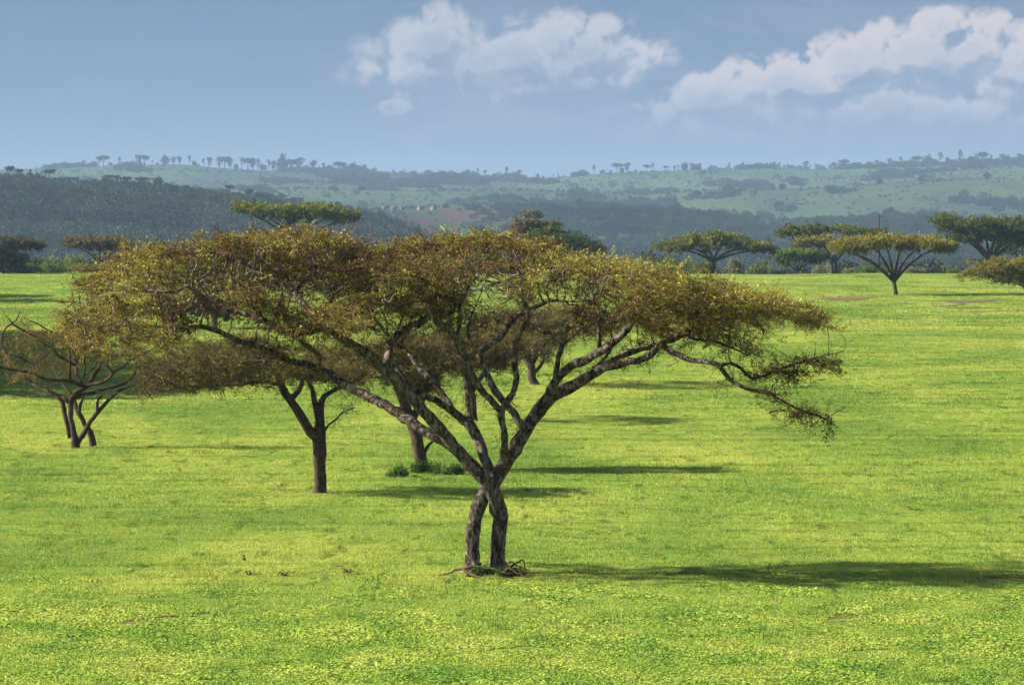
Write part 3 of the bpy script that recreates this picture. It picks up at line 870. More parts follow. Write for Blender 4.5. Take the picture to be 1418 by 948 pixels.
# ------------------------------------------------------------------ the great umbrella thorn in front
D0 = 143.0
main_limbs = [
    L((655, 786, -.1, 13), (654, 760, -.1, 12), (655, 732, -.1, 12), (660, 711, -.1, 11.5), (668, 690, 0, 11.5), (679, 670, 0, 10.5), (694, 652, .15, 9), trunk=True),
    L((690, 787, .1, 14), (689, 765, .1, 12.5), (690, 742, .1, 12.5), (692, 716, .05, 13), (686, 692, -.1, 12.5), (677, 671, -.25, 12), (664, 655, -.3, 11), trunk=True),
    # long left limb and its crown arm
    L((672, 664, -.2, 12), (656, 648, -.3, 10.5), (636, 627, -.4, 10), (615, 602, -.6, 9.5), (594, 578, -.8, 9), (572, 553, -1.0, 9), (551, 529, -1.3, 8.5), (529, 510, -1.6, 8), (516, 495, -1.8, 7.5), (501, 484, -2.0, 7.2), (482, 473, -2.2, 7), (465, 462, -2.4, 6.5), (452, 455, -2.5, 6), (438, 457, -2.6, 5.5), (420, 461, -2.7, 5.4), (404, 461, -2.7, 5.2), (386, 455, -2.6, 5), (368, 445, -2.6, 5), (352, 439, -2.5, 5), (336, 432, -2.4, 4.8), (313, 427, -2.3, 4.4), (291, 418, -2.2, 4.2), (275, 407, -2.1, 4), (266, 399, -2.1, 3.8), (257, 396, -2.1, 3.5), (247, 402, -2.1, 3.2), (223, 404, -2.0, 2.8), (195, 402, -1.9, 2.4), (170, 401, -1.7, 2), (148, 402, -1.5, 1.7), (127, 400, -1.4, 1.2), (100, 406, -1.3, .8)),
    L((529, 510, -1.6, 8), (538, 501, -1.3, 7), (539, 479, -.9, 6.2), (548, 464, -.7, 5.6), (562, 456, -.5, 6), (578, 447, -.3, 5.6), (592, 438, -.1, 5), (596, 425, .1, 4.5), (590, 415, .2, 4), (585, 404, .3, 3), (578, 392, .3, 2)),
    L((452, 455, -2.5, 6), (440, 444, -2.2, 5.2), (429, 431, -1.9, 5.2), (417, 417, -1.6, 5.2), (406, 403, -1.3, 5.2), (397, 395, -1.1, 4.8), (377, 387, -1, 4.4), (359, 378, -.8, 4), (341, 367, -.6, 3.3), (325, 360, -.5, 2.4), (305, 352, -.4, 1.5)),
    L((408, 404, -1.3, 4.6), (416, 392, -1.0, 4.2), (407, 386, -.7, 4), (390, 377, -.5, 3.4), (372, 365, -.3, 3), (363, 356, 0, 2), (352, 340, .3, 1.2)),
    L((391, 378, -.5, 3), (391, 356, -.5, 2.4), (400, 338, -.4, 1.6), (396, 322, -.2, 1)),
    L((416, 392, -1.0, 3.4), (432, 376, -1.2, 2.6), (452, 362, -1.3, 2), (476, 350, -1.2, 1.2)),
    L((628, 619, -.4, 7), (606, 607, -.2, 7.8), (583, 594, .3, 8), (559, 577, .9, 8), (533, 561, 1.5, 7.6), (508, 548, 2.0, 7), (486, 538, 2.4, 7), (460, 520, 2.7, 6.5), (443, 512, 2.8, 6), (421, 504, 2.8, 6), (402, 500, 2.8, 5.6), (381, 491, 2.7, 5.4), (368, 484, 2.6, 5.3), (352, 477, 2.6, 5), (332, 472, 2.5, 4.8), (313, 464, 2.4, 4.5), (295, 456, 2.3, 4), (277, 452, 2.2, 3.6), (257, 454, 2, 3.6), (234, 452, 1.8, 3.2), (215, 452, 1.6, 2.6), (196, 452, 1.4, 1.7), (172, 446, 1.2, 1)),
    L((443, 512, 2.8, 4.4), (441, 492, 1.6, 4), (429, 482, .4, 4), (415, 470, -1.2, 3.6), (404, 463, -2.5, 3.4)),
    L((277, 452, 2.2, 2.6), (279, 440, 2.0, 2), (284, 425, 1.8, 1.5), (278, 408, 1.6, 1)),
    L((257, 454, 2, 2.4), (252, 440, 1.8, 2.1), (246, 436, 1.6, 2), (240, 443, 1.5, 1.6), (232, 436, 1.4, 1.2)),
    L((252, 440, 1.8, 1.7), (258, 431, 1.7, 1.5), (250, 434, 1.7, 1)),
    L((234, 452, 1.8, 2.2), (230, 440, 1.9, 1.7), (222, 433, 2, 1.1)),
    # second limb
    L((680, 655, .3, 8.5), (676, 645, .5, 8), (665, 617, .9, 8), (653, 592, 1.3, 8), (640, 579, 1.6, 7), (629, 571, 1.8, 6.4), (617, 553, 2.1, 6), (604, 535, 2.4, 5), (588, 518, 2.7, 4.8), (575, 502, 3.0, 4.2), (565, 488, 3.2, 3.4), (552, 478, 3.4, 2.6), (535, 462, 3.5, 1.8)),
    L((640, 580, 1.6, 6.5), (617, 563, 1.2, 5.5), (596, 551, .8, 5), (575, 540, .5, 4.6), (562, 528, .3, 4), (545, 506, .4, 3.4), (520, 492, .6, 3), (498, 478, .8, 2.6), (472, 470, 1, 2), (455, 468, 1.1, 1.3)),
    L((653, 589, 1.3, 5), (648, 565, 1.5, 4.2), (647, 542, 1.8, 3.8), (644, 518, 2.2, 3), (647, 495, 2.4, 2.2), (640, 470, 2.6, 1.6)),
    # right limb
    L((679, 672, 0, 12.5), (688, 658, .15, 12), (706, 632, .2, 12), (722, 604, .3, 11.5), (735, 584, .4, 11), (752, 562, .6, 10.5), (765, 549, .7, 10), (797, 532, .5, 9), (818, 520, .3, 8), (838, 510, .1, 7.2), (855, 506, -.1, 6), (872, 501, -.2, 5.6), (894, 497, -.4, 5.4), (907, 487, -.5, 5.2), (915, 478, -.6, 5.6), (932, 488, -.8, 5.2), (958, 498, -1, 4.2), (980, 501, -1.2, 3.6), (995, 506, -1.3, 3.4), (1009, 524, -1.4, 2.9), (1034, 538, -1.5, 2.8), (1065, 544, -1.6, 2.4), (1082, 555, -1.6, 2), (1105, 566, -1.6, 1.6), (1133, 575, -1.6, 1.2), (1157, 589, -1.6, .6)),
    L((752, 560, .5, 8.5), (764, 538, .1, 7.5), (775, 521, -.2, 7.2), (790, 508, -.5, 7), (814, 497, -.8, 7), (833, 486, -1.1, 6.6), (851, 473, -1.3, 6.3), (866, 458, -1.5, 6), (879, 443, -1.6, 5), (889, 428, -1.7, 3.8), (900, 412, -1.8, 2.6), (915, 398, -1.8, 1.6)),
    L((820, 521, .3, 5), (838, 504, .6, 4.6), (855, 495, .8, 4.6), (876, 488, 1.0, 4.6), (900, 480, 1.1, 4.5), (915, 476, 1.1, 4.6), (930, 470, 1.1, 4.6), (948, 462, 1.1, 4.2), (962, 450, 1.0, 3.6), (980, 446, 1.0, 3), (1010, 442, .9, 2.6), (1045, 437, .8, 2), (1075, 438, .7, 1.3), (1095, 443, .6, .7)),
    L((815, 518, .9, 3.6), (828, 505, 1.0, 3.2), (838, 494, 1.1, 2.8), (846, 484, 1.2, 2.2)),
    L((860, 482, -.9, 3.2), (885, 482, -1.0, 3), (905, 478, -.9, 3)),
    L((948, 462, 1.1, 3.4), (965, 470, 1.4, 2.8), (990, 473, 1.6, 2.4), (1015, 482, 1.8, 1.8), (1035, 492, 2.0, 1.1)),
    L((915, 476, -.6, 4.4), (930, 462, -1, 4), (950, 455, -1.6, 3.6), (975, 440, -2.1, 3), (1005, 428, -2.4, 2.4), (1045, 427, -2.3, 1.9), (1085, 430, -1.8, 1.4), (1118, 434, -1.3, 1), (1142, 438, -1, .7)),
    L((997, 506, -1.3, 3), (1012, 503, -1.1, 2.8), (1026, 510, -1, 2.6), (1040, 523, -.9, 2.5), (1062, 518, -.8, 2.2), (1082, 510, -.6, 1.8), (1110, 501, -.5, 1.4), (1138, 493, -.3, 1), (1168, 486, -.2, .5)),
    # middle limbs
    L((700, 645, -.1, 7.5), (697, 622, -.5, 6.2), (699, 605, -.8, 5.6), (694, 577, -1.1, 5.6), (699, 562, -1.2, 5), (710, 545, -1.4, 4.8), (715, 524, -1.5, 4.8), (713, 498, -1.6, 4.4), (716, 471, -1.7, 4.4), (727, 450, -1.8, 4.2), (731, 438, -1.8, 4), (728, 425, -1.8, 4), (722, 408, -1.8, 3.2), (722, 388, -1.8, 2.2), (715, 372, -1.8, 1.3)),
    L((728, 592, 0, 6.2), (722, 588, -.1, 6), (706, 565, 0, 5.6), (691, 549, .2, 5.4), (677, 524, .4, 5.4), (666, 498, .6, 5.2), (664, 486, .7, 5), (677, 480, .8, 5), (691, 468, .9, 5), (705, 450, .9, 5), (716, 437, .9, 4.6), (730, 430, .9, 3.8), (745, 424, 1, 3.2), (762, 417, 1.1, 2.5), (780, 416, 1.2, 1.6)),
    L((693, 568, -1.1, 5.6), (676, 551, -1.3, 5.4), (659, 527, -1.5, 5.5), (647, 503, -1.6, 5.5), (635, 477, -1.7, 5.4), (624, 458, -1.8, 5.4), (608, 447, -1.9, 5.2), (599, 435, -1.9, 5), (592, 417, -1.9, 4), (586, 406, -1.9, 3), (575, 396, -1.8, 2.2), (560, 390, -1.7, 1.5)),
    L((606, 445, -1.9, 4.2), (611, 437, -2, 4), (622, 433, -2.1, 4.1), (631, 422, -2.2, 4.1), (626, 411, -2.2, 3.8), (634, 404, -2.2, 3.4), (643, 407, -2.2, 3), (651, 392, -2.2, 2.2), (662, 380, -2.1, 1.4)),
    L((626, 411, -2.2, 3.4), (612, 408, -2.2, 3.2), (598, 407, -2.3, 3), (580, 416, -2.4, 2.4), (560, 424, -2.6, 1.8), (540, 422, -2.8, 1.2)),
    L((634, 462, -1, 3.8), (637, 440, -.7, 3.4), (636, 422, -.5, 3.2), (642, 411, -.4, 3), (650, 395, -.3, 2.2), (660, 376, -.2, 1.5)),
    L((731, 449, -1.8, 3.8), (745, 456, -1.9, 3.9), (760, 460, -2, 4), (776, 460, -2.1, 4), (792, 452, -2.2, 3.9), (806, 446, -2.3, 3.6), (820, 440, -2.3, 3.2), (848, 445, -2.4, 2.5), (870, 438, -2.5, 1.6)),
    L((768, 530, .2, 4.6), (771, 512, 0, 4.3), (774, 495, -.2, 4.2), (778, 478, -.3, 4.1), (788, 468, -.4, 3.7), (804, 455, -.5, 3.1), (822, 447, -.6, 2.2), (838, 430, -.7, 1.4)),
    L((830, 487, -1, 3.8), (830, 466, -1.1, 3.6), (829, 447, -1.2, 3), (822, 428, -1.3, 2.2), (830, 405, -1.4, 1.3)),
    L((723, 407, -1.8, 2.6), (734, 402, -1.9, 2), (742, 392, -2, 1.2)),
    L((664, 486, .7, 3.6), (655, 478, 1, 3), (648, 462, 1.4, 2.4), (652, 440, 1.8, 1.8), (660, 420, 2.1, 1.2)),
    L((464, 462, -2.4, 3.4), (460, 446, -2.5, 2.8), (455, 430, -2.6, 2.6), (458, 415, -2.7, 1.6)),
]
#        px   py   rx  ry  dep  rdep  weight   tone
MP = [(405, 330, 85, 22, 0, 4.0, 2.2, .50), (400, 358, 100, 26, 0, 4.0, 2.9, .22), (440, 385, 75, 24, 1, 3.4, 1.5, .18),
      (335, 330, 65, 16, -1, 3.2, 1.0, .42), (275, 345, 70, 20, 0, 3.2, 1.6, .32), (215, 352, 60, 17, 0, 3.0, 1.1, .50), (185, 378, 70, 18, -1, 3.0, 1.1, .58),
      (150, 410, 55, 18, -1.4, 2.6, .7, .55), (170, 445, 72, 26, 1, 2.8, 1.5, .50), (150, 472, 62, 20, 0, 2.4, 1.2, .46), (205, 462, 50, 16, 1, 2.2, .8, .42), (112, 448, 34, 22, -.8, 1.8, .6, .52), (120, 430, 40, 18, -1.3, 2.0, .5, .58), (205, 425, 55, 24, 0, 2.6, .9, .42),
      (300, 385, 60, 16, -2, 2.6, .7, .5), (330, 410, 55, 18, -2, 2.4, .6, .45), (385, 425, 40, 14, -2.6, 1.6, .3, .3),
      (510, 345, 45, 15, 1, 2.6, .6, .35), (535, 372, 70, 18, -1, 3.6, 1.2, .36), (500, 425, 78, 18, -3, 1.9, 1.6, .52), (470, 445, 44, 11, -3, 1.4, .5, .56), (560, 408, 75, 22, -2.4, 2.4, 1.5, .40), (640, 405, 70, 14, -2.8, 1.8, .6, .36),
      (640, 330, 85, 10, 2, 3.5, 1.0, .40), (575, 337, 60, 9, 1, 2.0, .45, .35), (700, 335, 70, 13, 2, 3.5, .9, .34), (640, 362, 95, 14, -1, 4.0, 1.5, .40), (660, 385, 70, 14, -2, 3.0, .9, .30),
      (745, 362, 85, 13, 0, 4.4, 1.4, .52), (790, 385, 90, 20, -1, 4.2, 1.7, .40), (720, 400, 60, 12, -2.4, 2.2, .5, .55),
      (850, 362, 90, 14, 0, 4.4, 1.6, .80), (880, 390, 95, 24, -1, 4.2, 2.2, .48), (945, 382, 75, 16, 0, 4.0, 1.5, .70), (960, 410, 85, 24, -1, 3.8, 2.0, .40),
      (1010, 405, 70, 18, -1, 3.4, 1.4, .66), (1050, 418, 62, 14, -1.5, 2.6, 1.2, .56), (1098, 428, 42, 8, -1.2, 1.6, .55, .74), (1130, 437, 24, 4.5, -1, 1.0, .22, .66),
      (985, 452, 60, 14, 0, 2.4, .5, .36), (930, 440, 60, 16, -2, 2.4, .7, .48), (1030, 478, 30, 7, 1.5, 1.2, .09, .4),
      (1085, 507, 44, 8, -.7, .9, .40, .42), (1130, 495, 36, 5, -.4, .6, .24, .5), (1070, 540, 34, 9, -1.4, .7, .10, .2), (1120, 573, 36, 5, -1.6, .5, .15, .2),
      (850, 425, 70, 14, -1, 3.0, .6, .35), (600, 425, 50, 12, 1, 2.5, .35, .3), (690, 425, 45, 14, 2, 2.5, .3, .35)]
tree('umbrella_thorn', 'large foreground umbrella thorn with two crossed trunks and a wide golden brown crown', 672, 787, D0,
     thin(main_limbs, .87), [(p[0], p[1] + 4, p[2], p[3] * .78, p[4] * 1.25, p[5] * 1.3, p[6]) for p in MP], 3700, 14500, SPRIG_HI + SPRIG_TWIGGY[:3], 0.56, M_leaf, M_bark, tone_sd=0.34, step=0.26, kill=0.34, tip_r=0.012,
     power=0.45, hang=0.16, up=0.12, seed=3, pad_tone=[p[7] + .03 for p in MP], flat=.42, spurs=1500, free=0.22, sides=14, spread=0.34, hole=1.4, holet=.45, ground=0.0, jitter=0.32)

# ------------------------------------------------------------------ trees standing in the field behind it
def dist(by): return CAMZ * FPX / (by - EYE)

tree('brown_acacia', 'brown acacia left of the large front tree, on one straight dark trunk forking low', 443, 684, dist(684),
     [L((443, 684, 0, 9.5), (443, 660, 0, 8.5), (443, 630, 0, 8.8), (442, 606, 0, 9), (443, 590, 0, 7.5), trunk=True),
      L((442, 606, 0, 8), (430, 598, -.1, 7), (410, 566, -.2, 6), (396, 545, -.3, 5.5), (388, 531, -.4, 5), (384, 518, -.5, 4.6), (370, 508, -.7, 4), (352, 500, -.9, 3.4), (325, 498, -1.1, 2.6), (290, 492, -1.3, 1.8), (250, 500, -1.5, 1)),
      L((443, 592, 0, 7), (443, 575, .2, 6), (444, 560, .3, 5), (450, 548, .4, 3.6), (462, 541, .6, 2.8), (475, 535, .8, 2.2), (500, 522, 1, 1.4)),
      L((443, 570, .3, 4), (437, 560, .2, 3), (434, 552, .2, 1.4)), L((443, 585, 0, 5), (436, 560, -.2, 4), (432, 540, -.4, 3.4), (425, 522, -.8, 2)),
      L((402, 554, -.2, 4.6), (413, 541, .1, 4), (420, 527, .4, 3), (430, 512, .6, 2)),
      L((389, 533, -.4, 3), (365, 528, .4, 2.6), (330, 532, .8, 2.4), (300, 533, 1, 2), (265, 535, 1.1, 1.6), (225, 541, 1.2, 1)),
      L((448, 598, 0, 1.8), (455, 588, -.1, 1.6), (467, 579, -.2, 1.3), (476, 570, -.2, 1), (492, 564, -.3, .6))],
     [(290, 497, 95, 16, 0, 4.4, 2), (240, 525, 48, 13, 0, 3.2, 1), (330, 475, 65, 12, .5, 3.4, 1), (300, 522, 80, 10, 1, 3, .9), (400, 515, 55, 9, 0, 3, .6), (455, 513, 60, 9, .6, 3, .6), (350, 500, 60, 12, 0, 3.5, .8), (490, 565, 8, 6, -.3, .4, .02)],
     1100, 3200, SPRIG_TWIGGY + SPRIG_HI[:2], 0.66, M_leaf_brown, tone=0.5, twig_m=M_twig_olive, step=0.3, kill=0.42, tip_r=0.017, power=0.4, hang=.10, seed=11, free=.1, jitter=.3, flat=.5, spurs=120)

tree('brown_acacia', 'acacia with pale trunk right behind the large front tree, green weeds at its foot', 582, 652, dist(652),
     [L((584, 652, 0, 8.5), (581, 630, 0, 8), (577, 605, 0, 8.6), (570, 585, 0, 8), (562, 565, 0, 7.2), (556, 548, 0, 6), (545, 525, 0, 5), (530, 505, .3, 3.4), (500, 490, .6, 2), trunk=True),
      L((586, 632, 0, 3.4), (592, 618, 0, 2.4), (598, 612, 0, 1.6), (603, 607, 0, 1)),
      L((570, 585, 0, 6), (580, 560, .4, 5), (595, 535, .8, 4), (610, 515, 1.2, 3), (640, 500, 1.6, 2))],
     [(600, 478, 110, 20, 0, 3, 2), (530, 498, 80, 18, 0, 2.6, 1.3), (480, 490, 60, 14, 0, 2.4, .8), (640, 500, 70, 12, 0, 2.6, .9), (560, 520, 60, 10, -.5, 2, .5)],
     700, 2400, SPRIG_TWIGGY + SPRIG_HI[:2], 0.74, M_leaf_brown, tone=0.5, twig_m=M_twig_olive, step=0.34, kill=0.5, tip_r=0.015, power=0.4, seed=12, jitter=.3, flat=.5, free=.1, hole=1.2)

tree('brown_acacia', 'half hidden acacia behind the limbs of the large front tree', 655, 583, dist(583),
     [L((655, 584, 0, 6), (654, 560, 0, 5.5), (650, 535, 0, 5.2), (640, 512, 0, 4), (620, 490, .2, 2.5), trunk=True),
      L((652, 545, 0, 4.4), (665, 522, .4, 3.6), (685, 502, .8, 2.6), (710, 488, 1, 1.6))],
     [(640, 470, 95, 15, 0, 6.5, 2), (690, 480, 70, 13, 0, 5.5, 1.3), (600, 485, 60, 10, 0, 4.5, .8)],
     450, 1600, SPRIG_TWIGGY, 0.95, M_leaf_brown, tone=0.5, twig_m=M_twig_olive, step=0.45, kill=0.6, tip_r=0.018, power=0.42, seed=13, jitter=.3, flat=.5, free=.1, hole=1.4)

tree('brown_acacia', 'small acacia seen under the right limb of the large front tree, short thick trunk', 739, 533, dist(533),
     [L((741, 534, 0, 6.4), (737, 522, 0, 5.6), (736, 508, 0, 5.4), (732, 497, 0, 5), (726, 482, 0, 3.6), (715, 468, .3, 2.4), trunk=True),
      L((740, 516, 0, 3), (748, 507, .2, 2.5), (753, 498, .4, 1.6)),
      L((736, 505, 0, 4), (748, 485, .4, 3.4), (765, 465, .9, 2.5), (790, 450, 1.2, 1.6))],
     [(755, 440, 105, 15, 0, 9, 2), (720, 462, 60, 12, 0, 6, 1), (800, 448, 60, 10, 0, 7, .8)],
     450, 1700, SPRIG_TWIGGY, 1.1, M_leaf_brown, tone=0.5, twig_m=M_twig_olive, step=0.5, kill=0.7, tip_r=0.02, power=0.42, seed=14, jitter=.3, flat=.5, free=.1, hole=1.4)

tree('olive_acacia', 'acacia whose grey trunk stands in the gap under the long left limb', 297, 456, dist(456),
     [L((297, 456, 0, 5), (296, 440, 0, 4.6), (297, 425, 0, 4.6), (296, 410, 0, 4.2), (288, 396, 0, 3), (270, 380, 0, 2), trunk=True),
      L((296, 410, 0, 3.5), (308, 396, .5, 3), (330, 380, 1, 2))],
     [(300, 372, 95, 10, 0, 7, 2), (240, 385, 50, 8, 0, 5, .8), (350, 385, 45, 8, 0, 5, .7)],
     260, 900, SPRIG_FAR, 1.3, M_leaf_olive, tone=0.4, step=0.7, kill=0.9, tip_r=0.025, power=0.44, seed=15)

tree('olive_acacia', 'acacia on a short dark trunk right of the bare left trees', 231, 487, dist(487),
     [L((231, 488, 0, 5.4), (231, 475, 0, 4.8), (232, 462, 0, 4.6), (232, 450, 0, 4), (224, 438, 0, 3), (208, 425, 0, 2), trunk=True),
      L((228, 486, 0, 2), (236, 476, -.2, 2), (238, 462, -.4, 1.6)),
      L((232, 452, 0, 3.5), (244, 438, .5, 3), (262, 424, 1, 2))],
     [(235, 415, 85, 10, 0, 6, 2), (190, 425, 45, 8, 0, 4.5, .7), (280, 420, 45, 8, 0, 4.5, .7)],
     260, 800, SPRIG_FAR, 1.15, M_leaf_brown, tone=0.5, step=0.6, kill=0.8, tip_r=0.022, power=0.44, seed=16)

# left pair, nearly bare
tree('bare_acacia', 'nearly bare spreading acacia at the left edge, forked from the ground in two stems', 103, 622, dist(622),
     thin([L((105, 623, 0, 7.6), (104, 612, 0, 7), (101, 595, 0, 5), (98, 580, 0, 4.6), (98, 562, 0, 4.8), (98, 555, 0, 5.2), (102, 548, 0, 5), (110, 541, 0, 4.6), (121, 533, 0, 4.2), (130, 520, .1, 3.4), (137, 510, .2, 2.8), (142, 496, .3, 2.2), (152, 487, .4, 1.2), trunk=True),
      L((97, 606, .3, 4), (94, 590, .3, 4), (90, 575, .3, 4), (86, 556, .3, 4), (78, 547, .3, 3), (66, 541, .4, 2.4)),
      L((108, 612, 0, 5), (114, 602, -.1, 4.4), (122, 589, -.2, 4), (130, 577, -.3, 3.8), (137, 568, -.4, 3.6), (150, 553, -.5, 3), (165, 541, -.6, 2.4), (187, 531, -.7, 1.6), (205, 522, -.8, .8)),
      L((135, 569, -.4, 2.6), (135, 558, -.5, 2.4), (137, 551, -.5, 2.6), (142, 546, -.5, 1.8), (134, 541, -.5, 1.2)),
      L((101, 551, 0, 4.4), (118, 545, .4, 3.6), (136, 541, .8, 3.4), (150, 537, 1, 3.2), (165, 533, 1.2, 3), (177, 527, 1.3, 3), (186, 518, 1.4, 2.6), (189, 511, 1.4, 2), (200, 505, 1.5, 1.4), (212, 496, 1.5, .8)),
      L((121, 533, 0, 3), (133, 531, -.4, 2.8), (148, 526, -.7, 2.6), (157, 516, -1, 2.4), (170, 507, -1.2, 2.2), (180, 499, -1.3, 1.8), (201, 488, -1.5, 1.5), (216, 480, -1.6, 1.2), (230, 470, -1.7, .7)),
      L((114, 534, 0, 3.6), (104, 529, -.3, 3), (88, 526, -.6, 2.6), (66, 526, -.9, 2.8), (50, 518, -1.1, 2.3), (29, 513, -1.3, 2.4), (2, 509, -1.5, 2), (-25, 500, -1.7, 1.2)),
      L((95, 556, 0, 4.2), (82, 548, .4, 3.6), (61, 540, .8, 3.2), (50, 534, 1, 3), (40, 527, 1.2, 2.8), (25, 512, 1.4, 2.3), (11, 496, 1.6, 2), (3, 478, 1.7, 1.8), (3, 463, 1.8, 1.6), (10, 452, 1.8, 1.5), (22, 444, 1.8, 1.2), (28, 430, 1.8, .7)),
      L((40, 527, 1.2, 2.2), (30, 514, .8, 1.8), (42, 503, .5, 1.4), (20, 492, .3, 1), (5, 488, .2, .7)),
      L((113, 530, 0, 3.6), (107, 522, .3, 3), (105, 505, .6, 2.8), (103, 490, .8, 2.8), (98, 474, 1, 3), (96, 463, 1.1, 1.8), (104, 450, 1.1, 1)),
      L((97, 526, .4, 2.4), (97, 510, .2, 2.2), (98, 490, 0, 2), (96, 470, -.2, 1.6)),
      L((103, 505, .6, 2.6), (92, 499, .4, 2.3), (80, 491, .2, 2.2), (72, 482, .1, 1.8), (62, 477, 0, 1.4), (55, 470, -.1, 1.8), (40, 461, -.2, 1.7), (20, 450, -.3, 1.2), (8, 436, -.4, .7)),
      L((80, 462, .1, 1.2), (66, 457, 0, 1.5), (52, 448, 0, 1.2), (34, 441, 0, .7)),
      L((108, 502, .6, 2.2), (118, 490, .9, 1.8), (128, 480, 1.1, 1.2), (140, 470, 1.2, .7)),
      L((116, 524, -.2, 1.8), (118, 508, -.3, 1.6), (116, 497, -.4, 1.4)), L((117, 520, -.2, 1.7), (128, 510, -.4, 1.5), (136, 498, -.6, 1.2), (137, 490, -.7, .8)),
      L((157, 516, -1, 1.7), (150, 508, -1, 1.5), (143, 502, -1, 1.1)), L((178, 501, -1.3, 1.3), (186, 488, -1.3, 1), (194, 478, -1.3, .6)),
      L((58, 519, -1, 1.5), (50, 505, -.8, 1.2), (64, 492, -.6, 1.1), (72, 484, -.5, .8))], .84),
     [(75, 468, 60, 9, 0, 2.4, 1.4), (150, 495, 60, 8, .4, 2, .6), (40, 500, 38, 8, 0, 2, .5), (130, 462, 35, 8, .6, 1.8, .6), (45, 522, 34, 4, -.6, 1.2, .3), (20, 470, 24, 14, 1, 1.2, .4), (180, 485, 34, 9, -.6, 1.4, .3)],
     320, 620, SPRIG_TWIGGY + SPRIG_HI[:4], 0.5, M_leaf_brown, M_bark_dark, tone=0.6, step=0.26, kill=0.4, tip_r=0.011, power=0.4, seed=17, free=.05, jitter=.4, spurs=120, hole=.6)
tree('leaning_acacia', 'crooked leaning stem close behind the bare forked acacia at the left', 127, 620, dist(620),
     [L((128, 620, 0, 5.2), (128, 610, 0, 4.8), (124, 598, 0, 4.6), (117, 588, 0, 3.6), (112, 576, 0, 3.8), (106, 566, .1, 3.4), (103, 556, .2, 3), (98, 545, .4, 2.4), (86, 530, .7, 1.6), (74, 512, .9, 1), trunk=True),
      L((110, 572, 0, 2.6), (112, 558, -.1, 2), (116, 546, -.2, 1.4), (114, 530, -.3, .8))],
     [(85, 505, 30, 9, .8, 1.2, 1)], 40, 40, SPRIG_TWIGGY, 0.6, M_leaf_brown, M_bark_dark, tone=0.6, step=0.28, kill=0.4, tip_r=0.011, power=0.4, seed=18, free=.0)

# ------------------------------------------------------------------ trees along the far edge of the field
def auto_limbs(bx, by, fork, targets, tr, r_end=.8):
    """trunk to the fork point, then curved limbs out to the targets (px, py, dep)"""
    fx, fy = fork
    out = [L((bx, by + 1, 0, tr), ((bx * .6 + fx * .4), by * .6 + fy * .4, 0, tr * .82), (fx, fy, 0, tr * .8), trunk=True)]
    for (tx, ty, dp) in targets:
        m1 = (fx + (tx - fx) * .30, fy + (ty - fy) * .45, dp * .35, tr * .5)
        m2 = (fx + (tx - fx) * .62, fy + (ty - fy) * .78, dp * .7, tr * .34)
        out.append(L((fx, fy, 0, tr * .62), m1, m2, (tx, ty, dp, r_end)))
    return out

def edge_tree(name, label, bx, by, D, fork, targets, tr, pads, leaf, n=1500, tone=.5, seed=1, spr=None, ln=2.0, group=None, free=.6, bark=None, na=300):
    n = int(n * 1.25); tr = tr * .62
    return tree(name, label, bx, by, D, auto_limbs(bx, by, fork, targets, tr), pads, na, n, spr or SPRIG_FAR, ln * 0.55 * D / 900.0, leaf, bark, tone=tone, tone_sd=.22,
                step=1.1 * D / 900, kill=1.5 * D / 900, tip_r=0.03, power=0.42, hang=.02, up=.03, seed=seed, free=free, flat=.35, hole=2.8, holet=.44, sides=8, group=group)

edge_tree('umbrella_acacia', 'ochre umbrella acacia alone in the field on the right, forked dark trunk over its shadow', 1241, 409, dist(409), (1238, 390),
          [(1185, 352, 0), (1205, 340, 2), (1228, 345, -3), (1250, 340, 3), (1270, 345, 0), (1300, 343, -2), (1160, 345, 1)], 5.2,
          [(1235, 331, 72, 6.5, 0, 9, 2.6), (1290, 337, 34, 6, -1, 6, 1), (1172, 341, 30, 6, 0, 6, 1), (1210, 337, 50, 7, -2, 6, 1.2), (1262, 335, 50, 6, 2, 6, 1), (1308, 343, 12, 6, 0, 3, .25)],
          M_leaf_ochre, 2400, .55, 31, ln=1.9)
edge_tree('umbrella_acacia', 'tall flat topped dark acacia behind the ochre tree, wooden pole beside its right end', 1152, 379, 940, (1152, 360),
          [(1100, 326, 0), (1125, 324, 4), (1150, 322, -4), (1180, 326, 2), (1208, 326, 0)], 4.2,
          [(1150, 317, 62, 4.5, 0, 9, 2), (1100, 320, 24, 4, 0, 6, .8), (1196, 321, 30, 4, 0, 6, .9)], M_leaf_olive, 1500, .35, 32)
edge_tree('umbrella_acacia', 'smaller olive acacia overlapping the left side of the ochre tree', 1158, 379, 915, (1157, 362),
          [(1122, 343, 0), (1138, 340, 3), (1160, 342, -3), (1178, 346, 0)], 3.8,
          [(1138, 335, 38, 5.5, 0, 7, 2), (1165, 341, 24, 5, 0, 5, 1)], M_leaf_ochre, 1100, .4, 33)
edge_tree('umbrella_acacia', 'broad domed acacia just right of the large tree crown, pale hills behind', 989, 376, 905, (988, 362),
          [(935, 344, 0), (955, 342, 4), (975, 338, -4), (1000, 340, 4), (1025, 344, -2), (1048, 346, 0)], 5.0,
          [(985, 333, 62, 8, 0, 9, 2.4), (1035, 340, 34, 6, 0, 6, 1.2), (932, 339, 26, 5, 0, 5, .8), (990, 326, 40, 5, 0, 6, 1), (960, 340, 36, 6, -3, 4, .8)], M_leaf_olive, 2300, .55, 34)
